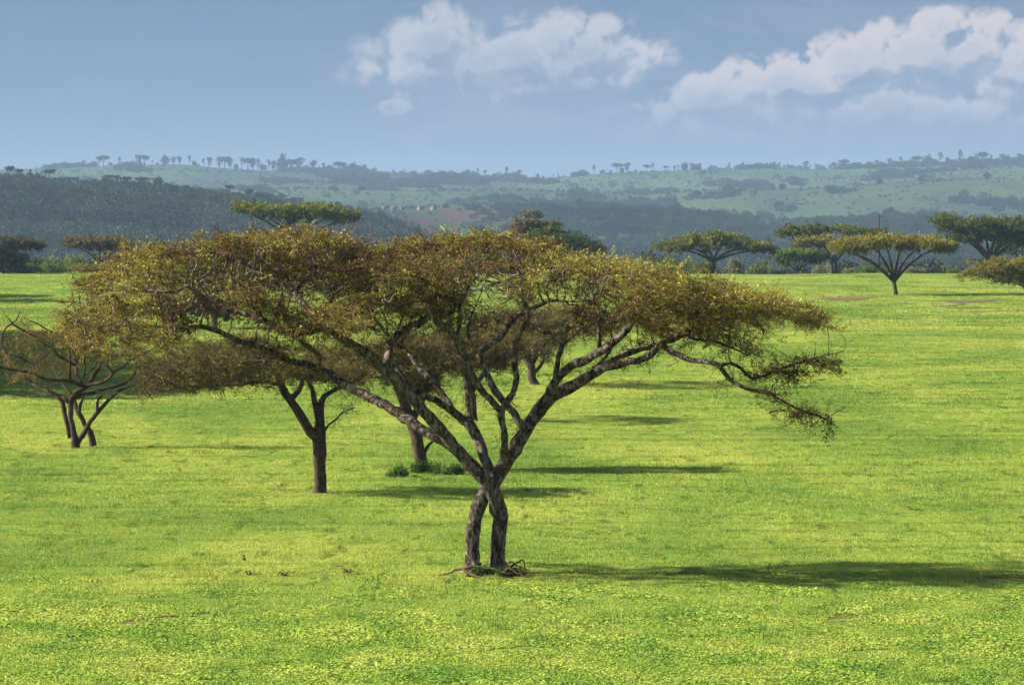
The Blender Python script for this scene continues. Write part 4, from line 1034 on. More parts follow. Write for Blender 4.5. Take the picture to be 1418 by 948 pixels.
edge_tree('spreading_acacia', 'low many stemmed green acacia in the gap between two taller acacias', 1104, 378, 912, (1104, 376),
          [(1072, 358, 0), (1085, 352, 2), (1098, 350, -3), (1112, 350, 3), (1126, 354, 0), (1138, 356, 0)], 2.6,
          [(1104, 349, 34, 5, 0, 6, 1.6), (1078, 362, 16, 6, 0, 4, .9), (1130, 354, 16, 5, 0, 4, .7), (1100, 358, 26, 5, -3, 3, .6)], M_leaf_bush, 1000, .35, 35)
edge_tree('spreading_acacia', 'big dense dark acacia with many fanning limbs at the right edge', 1372, 378, 905, (1371, 362),
          [(1305, 318, 0), (1328, 322, 3), (1345, 330, -3), (1362, 322, 4), (1380, 322, -4), (1400, 325, 3), (1430, 325, 0), (1355, 340, 0), (1392, 338, 0)], 6.4,
          [(1355, 308, 56, 8, 0, 9, 2.4), (1308, 304, 17, 5.5, 0, 5, .7), (1415, 310, 50, 12, 0, 9, 2.2), (1370, 322, 50, 7, -2, 6, 1.4), (1335, 330, 22, 6, -3, 4, .5), (1405, 330, 36, 8, -2, 5, .9)], M_leaf_olive, 3000, .28, 36)
edge_tree('umbrella_acacia', 'ochre green acacia leaning in from the right edge, flat layered crown low over the grass', 1462, 428, dist(428), (1450, 416),
          [(1395, 385, 0), (1365, 380, -2), (1420, 380, 3), (1445, 380, -3), (1480, 380, 0), (1405, 392, -1)], 5.2,
          [(1400, 362, 62, 6, 0, 8, 2), (1350, 379, 28, 7, -1, 4, .9), (1440, 372, 60, 8, 0, 6, 1.8), (1385, 371, 40, 6, -3, 4, 1), (1480, 365, 40, 8, 0, 5, 1), (1408, 388, 36, 4, -2, 3, .6)], M_leaf_ochre, 2600, .5, 37, ln=1.9)
edge_tree('spreading_acacia', 'pale hazy acacia peeping out right of the big dark acacia', 1415, 379, 1000, (1414, 366),
          [(1400, 345, 0), (1418, 342, 0), (1436, 344, 0)], 3.4, [(1415, 339, 34, 7, 0, 6, 1)], M_leaf_bush, 700, .3, 38)
edge_tree('dark_acacia', 'dark brown acacia cut by the left edge, above the bright low bushes', 7, 389, 880, (3, 362),
          [(-22, 340, 0), (-5, 335, 3), (15, 337, -3), (36, 342, 0), (20, 350, 0)], 4.0,
          [(8, 333, 40, 8, 0, 8, 1.6), (38, 337, 20, 6, 0, 5, .8), (2, 355, 32, 13, 0, 6, 1.8), (-30, 345, 24, 12, 0, 6, 1)], M_leaf_dull, 1900, .4, 39)
edge_tree('umbrella_acacia', 'brownish flat topped acacia left of the golden crown tips', 141, 384, 915, (139, 366),
          [(105, 342, 0), (120, 340, 3), (138, 338, -3), (155, 341, 2), (172, 343, 0)], 3.8,
          [(133, 334, 42, 5.5, 0, 8, 2), (168, 338, 16, 4, 0, 4, .5)], M_leaf_dull, 1400, .75, 40)
edge_tree('umbrella_acacia', 'olive flat topped acacia rising above the left half of the golden crown', 412, 384, 890, (410, 345),
          [(345, 296, 0), (370, 300, 3), (395, 302, -3), (425, 300, 3), (455, 300, 0), (478, 304, 0)], 5.2,
          [(345, 287, 24, 6, 0, 6, .9), (385, 291, 40, 7, 0, 8, 1.8), (435, 290, 40, 7, 0, 8, 1.6), (470, 297, 26, 7, 0, 6, 1)], M_leaf_olive, 2400, .5, 41)
edge_tree('spreading_acacia', 'bright green rounded crown showing over the middle of the golden crown', 640, 384, 870, (640, 350),
          [(600, 335, 0), (625, 330, 3), (655, 330, -3), (680, 336, 0)], 5.2,
          [(640, 325, 46, 7, 0, 8, 2), (585, 340, 36, 8, 0, 7, 1.2), (690, 335, 40, 10, 0, 7, 1.2)], M_leaf_bush, 1700, .5, 42)
edge_tree('round_tree', 'dark green dome of dense leaves right of centre above the golden crown', 775, 384, 880, (775, 360),
          [(735, 345, 0), (760, 335, 4), (790, 335, -4), (815, 345, 0)], 6.0,
          [(765, 330, 42, 16, 0, 8, 2.2), (800, 338, 34, 12, 0, 7, 1.6), (745, 340, 40, 14, 0, 7, 1.4), (820, 344, 16, 7, 0, 4, .4)], M_leaf_dark, 3400, .55, 43, SPRIG_FAR, 1.8)
edge_tree('round_tree', 'dull brown bushy crown poking up behind the dark green dome', 733, 384, 930, (733, 340),
          [(718, 312, 0), (735, 305, 3), (748, 312, 0)], 4.2,
          [(732, 303, 22, 10, 0, 5, 1.6), (722, 312, 18, 10, 0, 5, 1), (752, 312, 16, 7, 0, 4, .7), (768, 309, 8, 4, 0, 3, .2)], M_leaf_dull, 1500, .75, 44)

# crowns in the grove outside the frame on the left, whose shade reaches the grass in view
grove = edge_tree('grove_acacia', 'acacia of the grove standing outside the left edge of the picture', -240, 470, dist(470), (-242, 445),
          [(-300, 405, 0), (-270, 400, 3), (-240, 398, -3), (-210, 400, 2), (-180, 405, 0)], 7.0,
          [(-240, 398, 85, 12, 0, 9, 2), (-200, 405, 60, 10, 0, 6, 1), (-285, 405, 50, 10, 0, 6, 1)], M_leaf_brown, 1500, .5, 45, ln=2.6, group='grove beyond the left edge')
gl = grove.location.copy()
for i, (px, dd) in enumerate([(-330, 296), (-350, 307), (-320, 318), (-345, 330), (-315, 341), (-330, 352), (-310, 364), (-330, 376), (-300, 389), (-320, 402), (-290, 416), (-300, 432), (-200, 640), (-190, 605)]):
    x = (px - CXP) / FPX * dd
    copy_tree(grove, (x, dd, float(field_z(x, dd))), (i % 2) * math.pi, 2.0, 'acacia of the grove standing outside the left edge of the picture', 'grove beyond the left edge')

# ------------------------------------------------------------------ bushes
def make_bush(rs, leaf, n, ln, sx=1.0, sz=.6, lumps=5):
    b = Bag()
    c = np.stack([rs.uniform(-.75, .75, lumps) * sx, rs.uniform(-.6, .6, lumps) * sx, rs.uniform(.25, .6, lumps) * sz], 1)
    k = rs.integers(lumps, size=n)
    g = rs.normal(0, 1, (n, 3)); g /= np.linalg.norm(g, axis=1, keepdims=True); g *= (rs.random(n) ** .35)[:, None]
    pos = c[k] + g * np.array([.48 * sx, .48 * sx, .42 * sz]); pos[:, 2] = np.maximum(pos[:, 2], .03)
    place_sprigs(b, SPRIG_BUSH, pos, g + rs.normal(0, .4, g.shape) + np.array([0, 0, .25]), np.full(n, ln) * rs.uniform(.6, 1.3, n), rs, .5 + .35 * (rs.random(n) - .5) + .12 * g[:, 2], .4)
    return b

def bush(name, label, px, by, w, h, D, leaf, seed, n=420, group=None):
    """w, h in photograph pixels"""
    rs = np.random.default_rng(seed)
    S = D / FPX
    b = make_bush(rs, leaf, n, 0.16 + 0.04 * rs.random())
    x = (px - CXP) / FPX * D
    z = float(field_z(x, D)) if D < FIELD_END else float(land_z(px, D))
    root = empty(name, (x, D, z - 0.05))
    tag(root, label, 'bush', group)
    o = b.build('foliage', [M_twig, leaf], root); o['kind'] = 'stuff'
    hh = h * S
    st = Bag()
    for i in range(4):
        a = rs.uniform(-.5, .5, 2)
        v, q, t = tube(np.array([[0, 0, 0], [a[0] * .5, a[1] * .5, .2], [a[0], a[1], .45]]), np.array([.03, .022, .01]), 4)
        st.add(v, q, t)
    so = mesh_np('stem', np.concatenate(st.v), [np.concatenate(st.q), np.concatenate(st.t)], M_bark_dark, root)
    root.scale = (w * S / 2.2, w * S / 2.2, hh / .62)
    return root

bush_list = [
    ('bright yellow green low bush right beside the dark tree at the left edge', 30, 388, 56, 16, 885, M_leaf_bush),
    ('yellow green bush, second along the grass from the left edge', 72, 388, 48, 14, 888, M_leaf_bush),
    ('olive low bush under the flat topped brownish acacia', 112, 389, 46, 13, 892, M_leaf_ochre),
    ('dark bush behind the dark tree at the left edge', 22, 378, 46, 26, 925, M_leaf_dark),
    ('dark rounded bush behind the yellow green bushes at the left', 58, 376, 34, 22, 935, M_leaf_dark),
    ('pale green thicket left of the flat topped brownish acacia', 80, 372, 44, 28, 960, M_leaf_pale),
    ('mid green thicket under the flat topped brownish acacia', 118, 376, 52, 24, 930, M_leaf_bush),
    ('grey green thicket right of the flat topped brownish acacia', 172, 382, 60, 30, 940, M_leaf_pale),
    ('bush hidden among the golden twigs, left of centre', 220, 384, 60, 26, 925, M_leaf_bush),
    ('olive thicket seen through the gap in the golden crown', 340, 386, 70, 24, 930, M_leaf_olive),
    ('dark thicket behind the dense part of the golden crown', 470, 386, 90, 22, 940, M_leaf_dark),
    ('thicket behind the middle of the golden crown', 590, 386, 80, 24, 940, M_leaf_olive),
    ('thicket behind the dark green dome', 840, 384, 80, 22, 950, M_leaf_olive),
    ('green thicket left of the broad domed acacia, above the golden crown', 935, 382, 56, 30, 960, M_leaf_bush),
    ('olive thicket behind the trunk of the broad domed acacia', 975, 384, 44, 22, 945, M_leaf_olive),
    ('pale yellow green bush right of the broad domed acacia trunk', 1020, 382, 24, 24, 930, M_leaf_pale),
    ('green rounded thicket under the right end of the broad domed acacia', 1042, 380, 40, 24, 965, M_leaf_bush),
    ('grey hazy bush left of the many stemmed green acacia', 1066, 380, 28, 18, 975, M_leaf_pale),
    ('small bright bush at the foot of the many stemmed green acacia', 1078, 380, 16, 6, 905, M_leaf_bush),
    ('hazy grey bush right of the many stemmed green acacia', 1140, 380, 30, 22, 1000, M_leaf_pale),
    ('low grey green bush between the two trunks left of the ochre acacia', 1180, 380, 26, 10, 930, M_leaf_pale),
    ('bright green bush behind the left limb of the ochre acacia', 1200, 381, 34, 12, 903, M_leaf_bush),
    ('yellow green low bush behind the fork of the ochre acacia', 1228, 381, 28, 10, 906, M_leaf_bush),
    ('pale low bush right of the ochre acacia trunk', 1268, 381, 36, 10, 905, M_leaf_pale),
    ('grey green low bush below the right end of the ochre crown', 1298, 381, 38, 12, 935, M_leaf_pale),
    ('green low bush left of the leaning right edge acacia', 1322, 381, 26, 8, 905, M_leaf_bush)]
for i, (lab, px, by, w, h, D, lm) in enumerate(bush_list):
    bush('bush', lab, px, by, w, h, D, lm, 100 + i, 300, 'bushes along the far edge of the field')

# weeds at the foot of the pale trunk
for i, (px, py, w, h) in enumerate([(551, 661, 44, 18), (588, 656, 40, 20), (622, 658, 46, 19)]):
    d = dist(py)
    bush('weed_clump', ['dark green weed clump left of the pale trunk behind the large tree', 'dark green weed clump against the pale trunk behind the large tree',
                        'dark green weed clump between the pale trunk and the left limb of the large tree'][i], px, py, w, h, d, M_leaf_weed, 140 + i, 320, 'weed clumps at the pale trunk')

for i, (px, py, w, h, lab) in enumerate([(668, 799, 60, 20, 'dark low scrub between the feet of the large tree'), (708, 800, 56, 19, 'dark low scrub under the dead branches right of the large trunk')]):
    bush('weed_clump', lab, px, py, w, h, dist(py), M_leaf_weed, 160 + i, 420, 'scrub at the foot of the large tree')

# ------------------------------------------------------------------ wooden pole
S = 925 / FPX
xp = (1217 - CXP) / FPX * 925
zp = float(land_z(1217, 925))
root = empty('utility_pole', (xp, 925, zp))
tag(root, 'dark wooden utility pole sticking up above the ochre acacia', 'pole')
htop = CAMZ - (297 - EYE) / FPX * 925 - zp
v, q, t = tube(np.array([[0, 0, -.5], [0, 0, htop * .5], [0, 0, htop]]), np.array([.14, .13, .11]), 10)
mesh_np('pole', v, [q, t], M_bark_dark, root, smooth=True)
v, q, t = tube(np.array([[-.1, 0, htop - .35], [0.7, 0, htop - .30]]), np.array([.05, .05]), 6)
mesh_np('crossarm', v, [q, t], M_bark_dark, root)
for dx in (.2, .65):
    v, q, t = tube(np.array([[dx, 0, htop - .32], [dx, 0, htop - .1], [dx, 0, htop - .02]]), np.array([.05, .07, .03]), 8)
    mesh_np('insulator', v, [q, t], M_dead, root)

# ------------------------------------------------------------------ far trees: kinds, copied one by one
def far_kind(name, seed, shape):
    rs = np.random.default_rng(seed)
    root = empty(name, (0, 0, 0))
    tr = Bag(); cr = Bag()
    def stem(p):
        v, q, t = tube(np.array([a[:3] for a in p]), np.array([a[3] for a in p]), 5)
        tr.add(v, q, t)
    def blob(c, r, n, ln=.16):
        g = rs.normal(0, 1, (n, 3)); g /= np.linalg.norm(g, axis=1, keepdims=True); g *= (rs.random(n) ** .4)[:, None]
        pos = np.array(c) + g * np.array(r)
        place_sprigs(cr, SPRIG_BUSH, pos, g + rs.normal(0, .5, g.shape), np.full(n, ln) * rs.uniform(.7, 1.3, n), rs, .5 + .4 * (rs.random(n) - .5), .4)
    if shape == 'umbrella':
        stem([(0, 0, -.1, .05), (.02, 0, .45, .035), (-.2, 0, .8, .02)]); stem([(.02, 0, .4, .03), (.25, .05, .82, .015)])
        blob((0, 0, .86), (.62, .55, .10), 60, .22); blob((-.3, 0, .8), (.3, .3, .09), 20, .2); blob((.35, 0, .82), (.3, .3, .09), 20, .2)
    elif shape == 'thin':
        stem([(0, 0, -.1, .045), (.03, 0, .5, .03), (.0, 0, .95, .015)]); stem([(.03, 0, .55, .02), (.16, .02, .8, .01)])
        blob((0, 0, .88), (.17, .17, .11), 26, .15); blob((.15, 0, .74), (.13, .13, .07), 12, .13); blob((-.08, 0, .5), (.09, .09, .09), 8, .12)
    elif shape == 'dome':
        stem([(0, 0, -.1, .07), (0, 0, .4, .05)])
        blob((0, 0, .55), (.42, .42, .36), 90, .22); blob((.25, 0, .42), (.25, .25, .25), 30, .2)
    elif shape == 'ragged':
        stem([(0, 0, -.1, .045), (.05, 0, .4, .035), (-.02, 0, .75, .02)]); stem([(.05, 0, .4, .025), (.28, 0, .8, .012)])
        blob((-.05, 0, .8), (.26, .24, .16), 40, .17); blob((.28, 0, .78), (.18, .18, .1), 18, .15); blob((0, 0, .42), (.22, .2, .12), 18, .16)
    else:
        stem([(0, 0, -.1, .04), (-.1, 0, .5, .02)]); stem([(.2, 0, -.1, .04), (.25, 0, .6, .02)])
        blob((-.2, 0, .5), (.3, .3, .3), 40, .18); blob((.25, 0, .6), (.26, .26, .28), 36, .18); blob((.0, 0, .3), (.45, .4, .22), 40, .18)
    o = mesh_np('trunk', np.concatenate(tr.v), [np.concatenate(tr.q), np.concatenate(tr.t)], M_bark_dark, root)
    o2 = cr.build('crown', [M_bark_dark, M_leaf_far], root); o2['kind'] = 'stuff'
    return root
kinds = {}
def far_tree(shape, px, D, h_px, label, group, wf=1.0, dz=0.0, name='distant_tree'):
    S = D / FPX
    x = (px - CXP) / FPX * D
    z = float(land_z(px, D)) if D > FIELD_END else float(field_z(x, D))
    h = h_px * S
    key = shape
    first = key not in kinds
    if first:
        kinds[key] = far_kind(name, 200 + len(kinds) * 7, shape)
        tag(kinds[key], label, 'tree', group)
        r = kinds[key]
        r.location = (x, D, z - .2); r.scale = (h * wf, h * wf, h); r.rotation_euler = (0, 0, 0)
        return r
    c = copy_tree(kinds[key], (x, D, z - .2), (px * 1.37) % 6.28, (h * wf, h * wf, h), label, group)
    return c

sky_left = [(100, 8, 'clump'), (109, 9, 'ragged'), (116, 11, 'ragged'), (130, 9, 'clump'), (137, 15, 'thin'), (143, 17, 'umbrella'), (153, 8, 'clump'), (165, 14, 'thin'), (175, 8, 'clump'),
            (183, 9, 'clump'), (192, 17, 'ragged'), (200, 15, 'umbrella'), (211, 8, 'thin'), (218, 5, 'clump'), (228, 15, 'dome'), (241, 13, 'ragged'), (248, 13, 'ragged'), (262, 15, 'thin'), (269, 10, 'clump'),
            (282, 13, 'thin'), (290, 16, 'ragged'), (304, 18, 'ragged'), (311, 18, 'umbrella'), (319, 16, 'ragged'), (327, 10, 'clump'), (335, 19, 'thin'), (343, 18, 'umbrella'),
            (351, 18, 'ragged'), (357, 18, 'thin'), (364, 13, 'clump'), (372, 18, 'thin'), (379, 17, 'ragged'), (391, 22, 'dome'), (392, 28, 'thin'), (403, 20, 'umbrella'), (415, 24, 'ragged'), (422, 14, 'clump'),
            (434, 20, 'ragged'), (448, 16, 'thin'), (456, 13, 'ragged'), (470, 17, 'umbrella'), (478, 14, 'clump'), (489, 16, 'dome'), (497, 12, 'clump'), (505, 12, 'ragged'), (518, 8, 'clump')]
sky_mid = [(545, 5, 'clump'), (560, 6, 'thin'), (575, 5, 'clump'), (592, 6, 'clump'), (610, 7, 'clump'), (648, 9, 'ragged'), (662, 11, 'thin'), (672, 9, 'ragged'), (684, 5, 'clump'), (692, 8, 'thin'), (701, 15, 'thin'),
           (712, 7, 'clump'), (719, 12, 'ragged'), (728, 5, 'clump'), (745, 7, 'dome'), (752, 5, 'clump'), (766, 6, 'thin'), (773, 7, 'thin'), (795, 8, 'clump'), (806, 9, 'ragged'), (813, 7, 'clump'),
           (823, 15, 'thin'), (834, 8, 'clump'), (846, 6, 'clump'), (855, 15, 'umbrella'), (861, 9, 'clump'), (869, 16, 'ragged'), (880, 5, 'clump'), (896, 11, 'umbrella'), (904, 13, 'thin')]
sky_right = [(922, 8, 'umbrella'), (934, 8, 'ragged'), (939, 9, 'thin'), (948, 13, 'dome'), (958, 12, 'ragged'), (963, 9, 'clump'), (970, 11, 'thin'), (985, 4, 'clump'), (1010, 10, 'thin'), (1029, 11, 'thin'),
             (1072, 11, 'thin'), (1079, 10, 'thin'), (1086, 6, 'thin'), (1091, 8, 'thin'), (1096, 8, 'clump'), (1116, 13, 'ragged'), (1122, 7, 'thin'), (1130, 9, 'thin'), (1155, 11, 'ragged'), (1169, 14, 'umbrella'),
             (1181, 9, 'ragged'), (1188, 11, 'clump'), (1197, 8, 'clump'), (1207, 10, 'clump'), (1214, 12, 'ragged'), (1222, 11, 'clump'), (1232, 14, 'ragged'), (1240, 12, 'clump'), (1247, 15, 'thin'), (1253, 10, 'clump'), (1262, 11, 'dome'),
             (1270, 15, 'umbrella'), (1278, 9, 'clump'), (1286, 17, 'dome'), (1294, 12, 'clump'), (1302, 20, 'thin'), (1312, 12, 'ragged'), (1320, 10, 'clump'), (1329, 22, 'thin'), (1336, 12, 'clump'),
             (1344, 13, 'dome'), (1352, 13, 'ragged'), (1360, 18, 'umbrella'), (1366, 11, 'clump'), (1373, 14, 'thin'), (1381, 11, 'clump'), (1388, 16, 'ragged'), (1396, 14, 'dome'), (1404, 13, 'clump'), (1412, 16, 'ragged'), (1420, 13, 'dome')]
shape_word = {'umbrella': 'flat topped', 'thin': 'thin tufted', 'dome': 'rounded', 'ragged': 'ragged', 'clump': 'low bushy'}
sections = [(0, 150, 'above the woodland at the far left'), (150, 215, 'above the pair of flat ridge acacias'), (215, 275, 'above the dark round ridge tree'),
            (275, 345, 'just left of the olive acacia'), (345, 410, 'over the left half of the olive acacia'), (410, 530, 'over and right of the olive acacia'),
            (530, 690, 'above the farm huts'), (690, 785, 'above the brown bushy crown'), (785, 875, 'above the lone round slope tree'), (875, 945, 'above the domed acacia left end'),
            (945, 1065, 'above the domed acacia'), (1065, 1150, 'left of the pole'), (1150, 1215, 'just left of the pole top'), (1215, 1285, 'just right of the pole top'),
            (1285, 1350, 'above the left limbs of the dark acacia'), (1350, 1500, 'at the right edge')]
ordw = ['first', 'second', 'third', 'fourth', 'fifth', 'sixth', 'seventh', 'eighth', 'ninth']
seen_sky = {}
for (px, h, sh) in sorted(sky_left + sky_mid + sky_right):
    sec = [w for a_, b_, w in sections if a_ <= px < b_][0]
    k_ = seen_sky.get((sec, sh), 0); seen_sky[(sec, sh)] = k_ + 1
    far_tree(sh, px, DC - 60, h * .85, f'{ordw[k_]} {shape_word[sh]} skyline tree from the left, {sec}', f'trees on the far skyline {sec}', 0.95 if sh != 'thin' else .8)
near_ridge = [(13, 14, 'umbrella', 'round headed hazy tree nearest the left edge on the skyline', .8), (27, 11, 'umbrella', 'second hazy tree from the left edge above the wooded ridge', .8),
              (68, 13, 'umbrella', 'slanting flat topped tree alone on the dark wooded ridge, left', 1.2), (54, 6, 'dome', 'small dark bush left of the lone flat topped ridge tree', 1.2),
              (88, 4, 'clump', 'tiny bush right of the lone flat topped ridge tree', 1.6), (104, 6, 'clump', 'wide low bush on the wooded ridge, left', 2.2), (131, 6, 'clump', 'greyish low bush on the wooded ridge left of the acacias', 1.5),
              (152, 11, 'umbrella', 'first of the flat acacias on the wooded ridge, left of the pair', 1.3), (163, 12, 'ragged', 'narrow tree between the two flat acacias on the wooded ridge', .8),
              (174, 10, 'umbrella', 'second flat acacia on the wooded ridge', 1.4), (198, 11, 'umbrella', 'wide leaning flat acacia left of the dark round tree', 1.8), (193, 6, 'dome', 'dark round bush under the wide leaning flat acacia', 1.4),
              (219, 14, 'dome', 'dark round tree standing on the wooded ridge', 1.0), (228, 6, 'clump', 'low bush right of the dark round tree on the ridge', 2.0), (258, 7, 'dome', 'dark square bush on the pale strip of the ridge', 1.5),
              (307, 7, 'clump', 'wide dark bush left of the small ridge acacia', 2.0), (318, 11, 'umbrella', 'small flat acacia on the lower end of the wooded ridge', 1.0), (345, 9, 'dome', 'dark bush on the ridge above the golden crown', 1.4),
              (358, 6, 'clump', 'low bush right beside the dark ridge bush', 2.2), (368, 6, 'dome', 'small bush low on the ridge above the golden crown', 1.4), (395, 5, 'umbrella', 'tiny flat tree on the falling ridge', 1.4), (415, 5, 'umbrella', 'last tiny flat tree on the falling ridge', 1.5),
              (468, 10, 'ragged', 'ragged tree on the end of the wooded ridge', 1.2), (482, 9, 'clump', 'bushy tree at the end of the wooded ridge', 1.4)]
for (px, h, sh, lab, wf) in near_ridge:
    far_tree(sh, px, DA - 20, h, lab, 'trees along the dark wooded ridge', wf)
mid_ridge = [(617, 7, 'dome', DB, 'small dark tree by the farm huts'), (571, 7, 'thin', DB, 'narrow tree beside the farm huts'), (802, 12, 'dome', DB, 'lone round tree on the middle slope right of centre'),
             (935, 14, 'dome', DB, 'lone round tree on the middle ridge above the golden crown'), (907, 5, 'umbrella', DB, 'small flat tree left of the lone round ridge tree'), (1232, 14, 'dome', DB, 'dark round tree just right of the pole top'),
             (1243, 9, 'dome', DB, 'small tree right beside the dark round tree near the pole'), (1106, 6, 'umbrella', DB, 'low flat tree on the middle slope'), (1008, 9, 'dome', DC2, 'small round tree in the far green fields'),
             (1083, 9, 'dome', DC2, 'round tree on the far green slope'), (1018, 8, 'thin', DC2, 'thin tree in the far green fields'), (1218, 9, 'dome', DC2, 'round tree on the far right slope'), (1275, 8, 'dome', DC2, 'hazy round tree at the wood on the far right'),
             (1366, 10, 'dome', DC2, 'hazy round tree on the far right terrace'), (500, 8, 'dome', DC2, 'hazy round tree on the far left slope'), (720, 5, 'clump', DC2, 'tiny clump on the far middle slope'), (843, 8, 'umbrella', 1700, 'pale flat acacia in the valley right of the dark green dome')]
for (px, h, sh, D, lab) in mid_ridge:
    far_tree(sh, px, D - 20, h, lab, None, 1.15)

# ------------------------------------------------------------------ farm huts far off on the middle ridge
M_wall = solid('mud_wall', lambda t: t.mix(t.noise(t.pos(), 0.5, 3, .5), (0.14, 0.09, 0.06), (0.22, 0.15, 0.10)))
M_roof = solid('tin_roof', lambda t: t.mix(t.noise(t.pos(), 0.4, 3, .5), (0.08, 0.055, 0.045), (0.13, 0.09, 0.075)), 0.5)
for i, (px, w, lab) in enumerate([(532, 8, 'leftmost pale farm hut on the far middle ridge'), (545, 9, 'farm hut with pinkish tin roof right of the leftmost hut'), (556, 7, 'small farm hut in the middle of the row'),
                                  (582, 8, 'farm hut right of the narrow tree on the ridge'), (600, 6, 'rightmost small farm hut on the far ridge')]):
    D = DB - 60
    x = (px - CXP) / FPX * D
    r = empty('farm_hut', (x, D, float(land_z(px, D)) - .3), 0.2 * i)
    tag(r, lab, 'hut', 'farm huts on the far ridge')
    a = w * D / FPX / 2.6; b = 2.0; h = 2.4
    vv = np.array([[-a, -b, 0], [a, -b, 0], [a, b, 0], [-a, b, 0], [-a, -b, h], [a, -b, h], [a, b, h], [-a, b, h], [-a, 0, h + 1.3], [a, 0, h + 1.3]])
    mesh_np('wall', vv, [np.array([[0, 1, 5, 4], [1, 2, 6, 5], [2, 3, 7, 6], [3, 0, 4, 7]]), np.array([[4, 8, 7], [5, 6, 9]])], M_wall, r)
    e = .35
    rv = np.array([[-a - e, -b - e, h - .2], [a + e, -b - e, h - .2], [a + e, 0, h + 1.4], [-a - e, 0, h + 1.4], [a + e, b + e, h - .2], [-a - e, b + e, h - .2]])
    rv = np.vstack([rv, rv + np.array([0, 0, .12])])
    mesh_np('roof', rv, [np.array([[0, 3, 2, 1], [3, 5, 4, 2], [6, 7, 8, 9], [9, 8, 10, 11], [0, 1, 7, 6], [5, 11, 10, 4], [0, 6, 9, 3], [3, 9, 11, 5], [1, 2, 8, 7], [2, 4, 10, 8]])], M_roof, r)
    dv = np.array([[-.5, -b - .02, 0], [.5, -b - .02, 0], [.5, -b - .02, 1.9], [-.5, -b - .02, 1.9], [-.5, -b - .08, 0], [.5, -b - .08, 0], [.5, -b - .08, 1.9], [-.5, -b - .08, 1.9]])
    mesh_np('door', dv, np.array([[4, 5, 6, 7], [0, 4, 7, 3], [5, 1, 2, 6], [7, 6, 2, 3]]), M_bark_dark, r)

# ------------------------------------------------------------------ scattered cover: woods on hills, grass and leaves on the field
PROTO = {}
def proto_collection(name, objs):
    c = bpy.data.collections.new(name)
    for o in objs:
        c.objects.link(o)
    return c

def scatter(name, pts, scl, rotz, pidx, coll, mat=None):
    me = bpy.data.meshes.new(name)
    me.vertices.add(len(pts)); me.vertices.foreach_set('co', np.asarray(pts, np.float32).ravel())
    a = me.attributes.new('scl', 'FLOAT_VECTOR', 'POINT'); a.data.foreach_set('vector', np.asarray(scl, np.float32).ravel())
    a = me.attributes.new('rz', 'FLOAT', 'POINT'); a.data.foreach_set('value', np.asarray(rotz, np.float32))
    a = me.attributes.new('pidx', 'INT', 'POINT'); a.data.foreach_set('value', np.asarray(pidx, np.int32))
    o = bpy.data.objects.new(name, me); COL.objects.link(o)
    ng = bpy.data.node_groups.new(name + '_nodes', 'GeometryNodeTree')
    ng.interface.new_socket('Geometry', in_out='INPUT', socket_type='NodeSocketGeometry')
    ng.interface.new_socket('Geometry', in_out='OUTPUT', socket_type='NodeSocketGeometry')
    n = ng.nodes; l = ng.links
    gi = n.new('NodeGroupInput'); go = n.new('NodeGroupOutput')
    iop = n.new('GeometryNodeInstanceOnPoints')
    ci = n.new('GeometryNodeCollectionInfo'); ci.inputs['Collection'].default_value = coll
    ci.inputs['Separate Children'].default_value = True; ci.inputs['Reset Children'].default_value = True
    iop.inputs['Pick Instance'].default_value = True
    def na(nm, ty):
        x = n.new('GeometryNodeInputNamedAttribute'); x.data_type = ty; x.inputs['Name'].default_value = nm
        return x.outputs['Attribute']
    cx = n.new('ShaderNodeCombineXYZ')
    l.new(na('rz', 'FLOAT'), cx.inputs[2])
    er = n.new('FunctionNodeEulerToRotation'); l.new(cx.outputs[0], er.inputs[0])
    l.new(gi.outputs[0], iop.inputs['Points']); l.new(ci.outputs[0], iop.inputs['Instance'])
    l.new(na('pidx', 'INT'), iop.inputs['Instance Index']); l.new(er.outputs[0], iop.inputs['Rotation'])
    l.new(na('scl', 'FLOAT_VECTOR'), iop.inputs['Scale'])
    l.new(iop.outputs[0], go.inputs[0])
    md = o.modifiers.new('scatter', 'NODES'); md.node_group = ng
    return o

# woodland canopy pieces
wrs = np.random.default_rng(5)
wood = []
for i in range(5):
    b = Bag(); n = 70
    g = wrs.normal(0, 1, (n, 3)); g /= np.linalg.norm(g, axis=1, keepdims=True)
    pos = g * np.array([.5, .5, .42]) * (wrs.random(n) ** .25)[:, None] + np.array([0, 0, .42])
    place_sprigs(b, SPRIG_BUSH, pos, g + wrs.normal(0, .4, g.shape), np.full(n, .22), wrs, .5 + .5 * (wrs.random(n) - .5), .3)
    wood.append(b.build('canopy_piece', [M_bark_dark, M_leaf_far], None, link=False))
wood_c = proto_collection('canopy_pieces', wood)

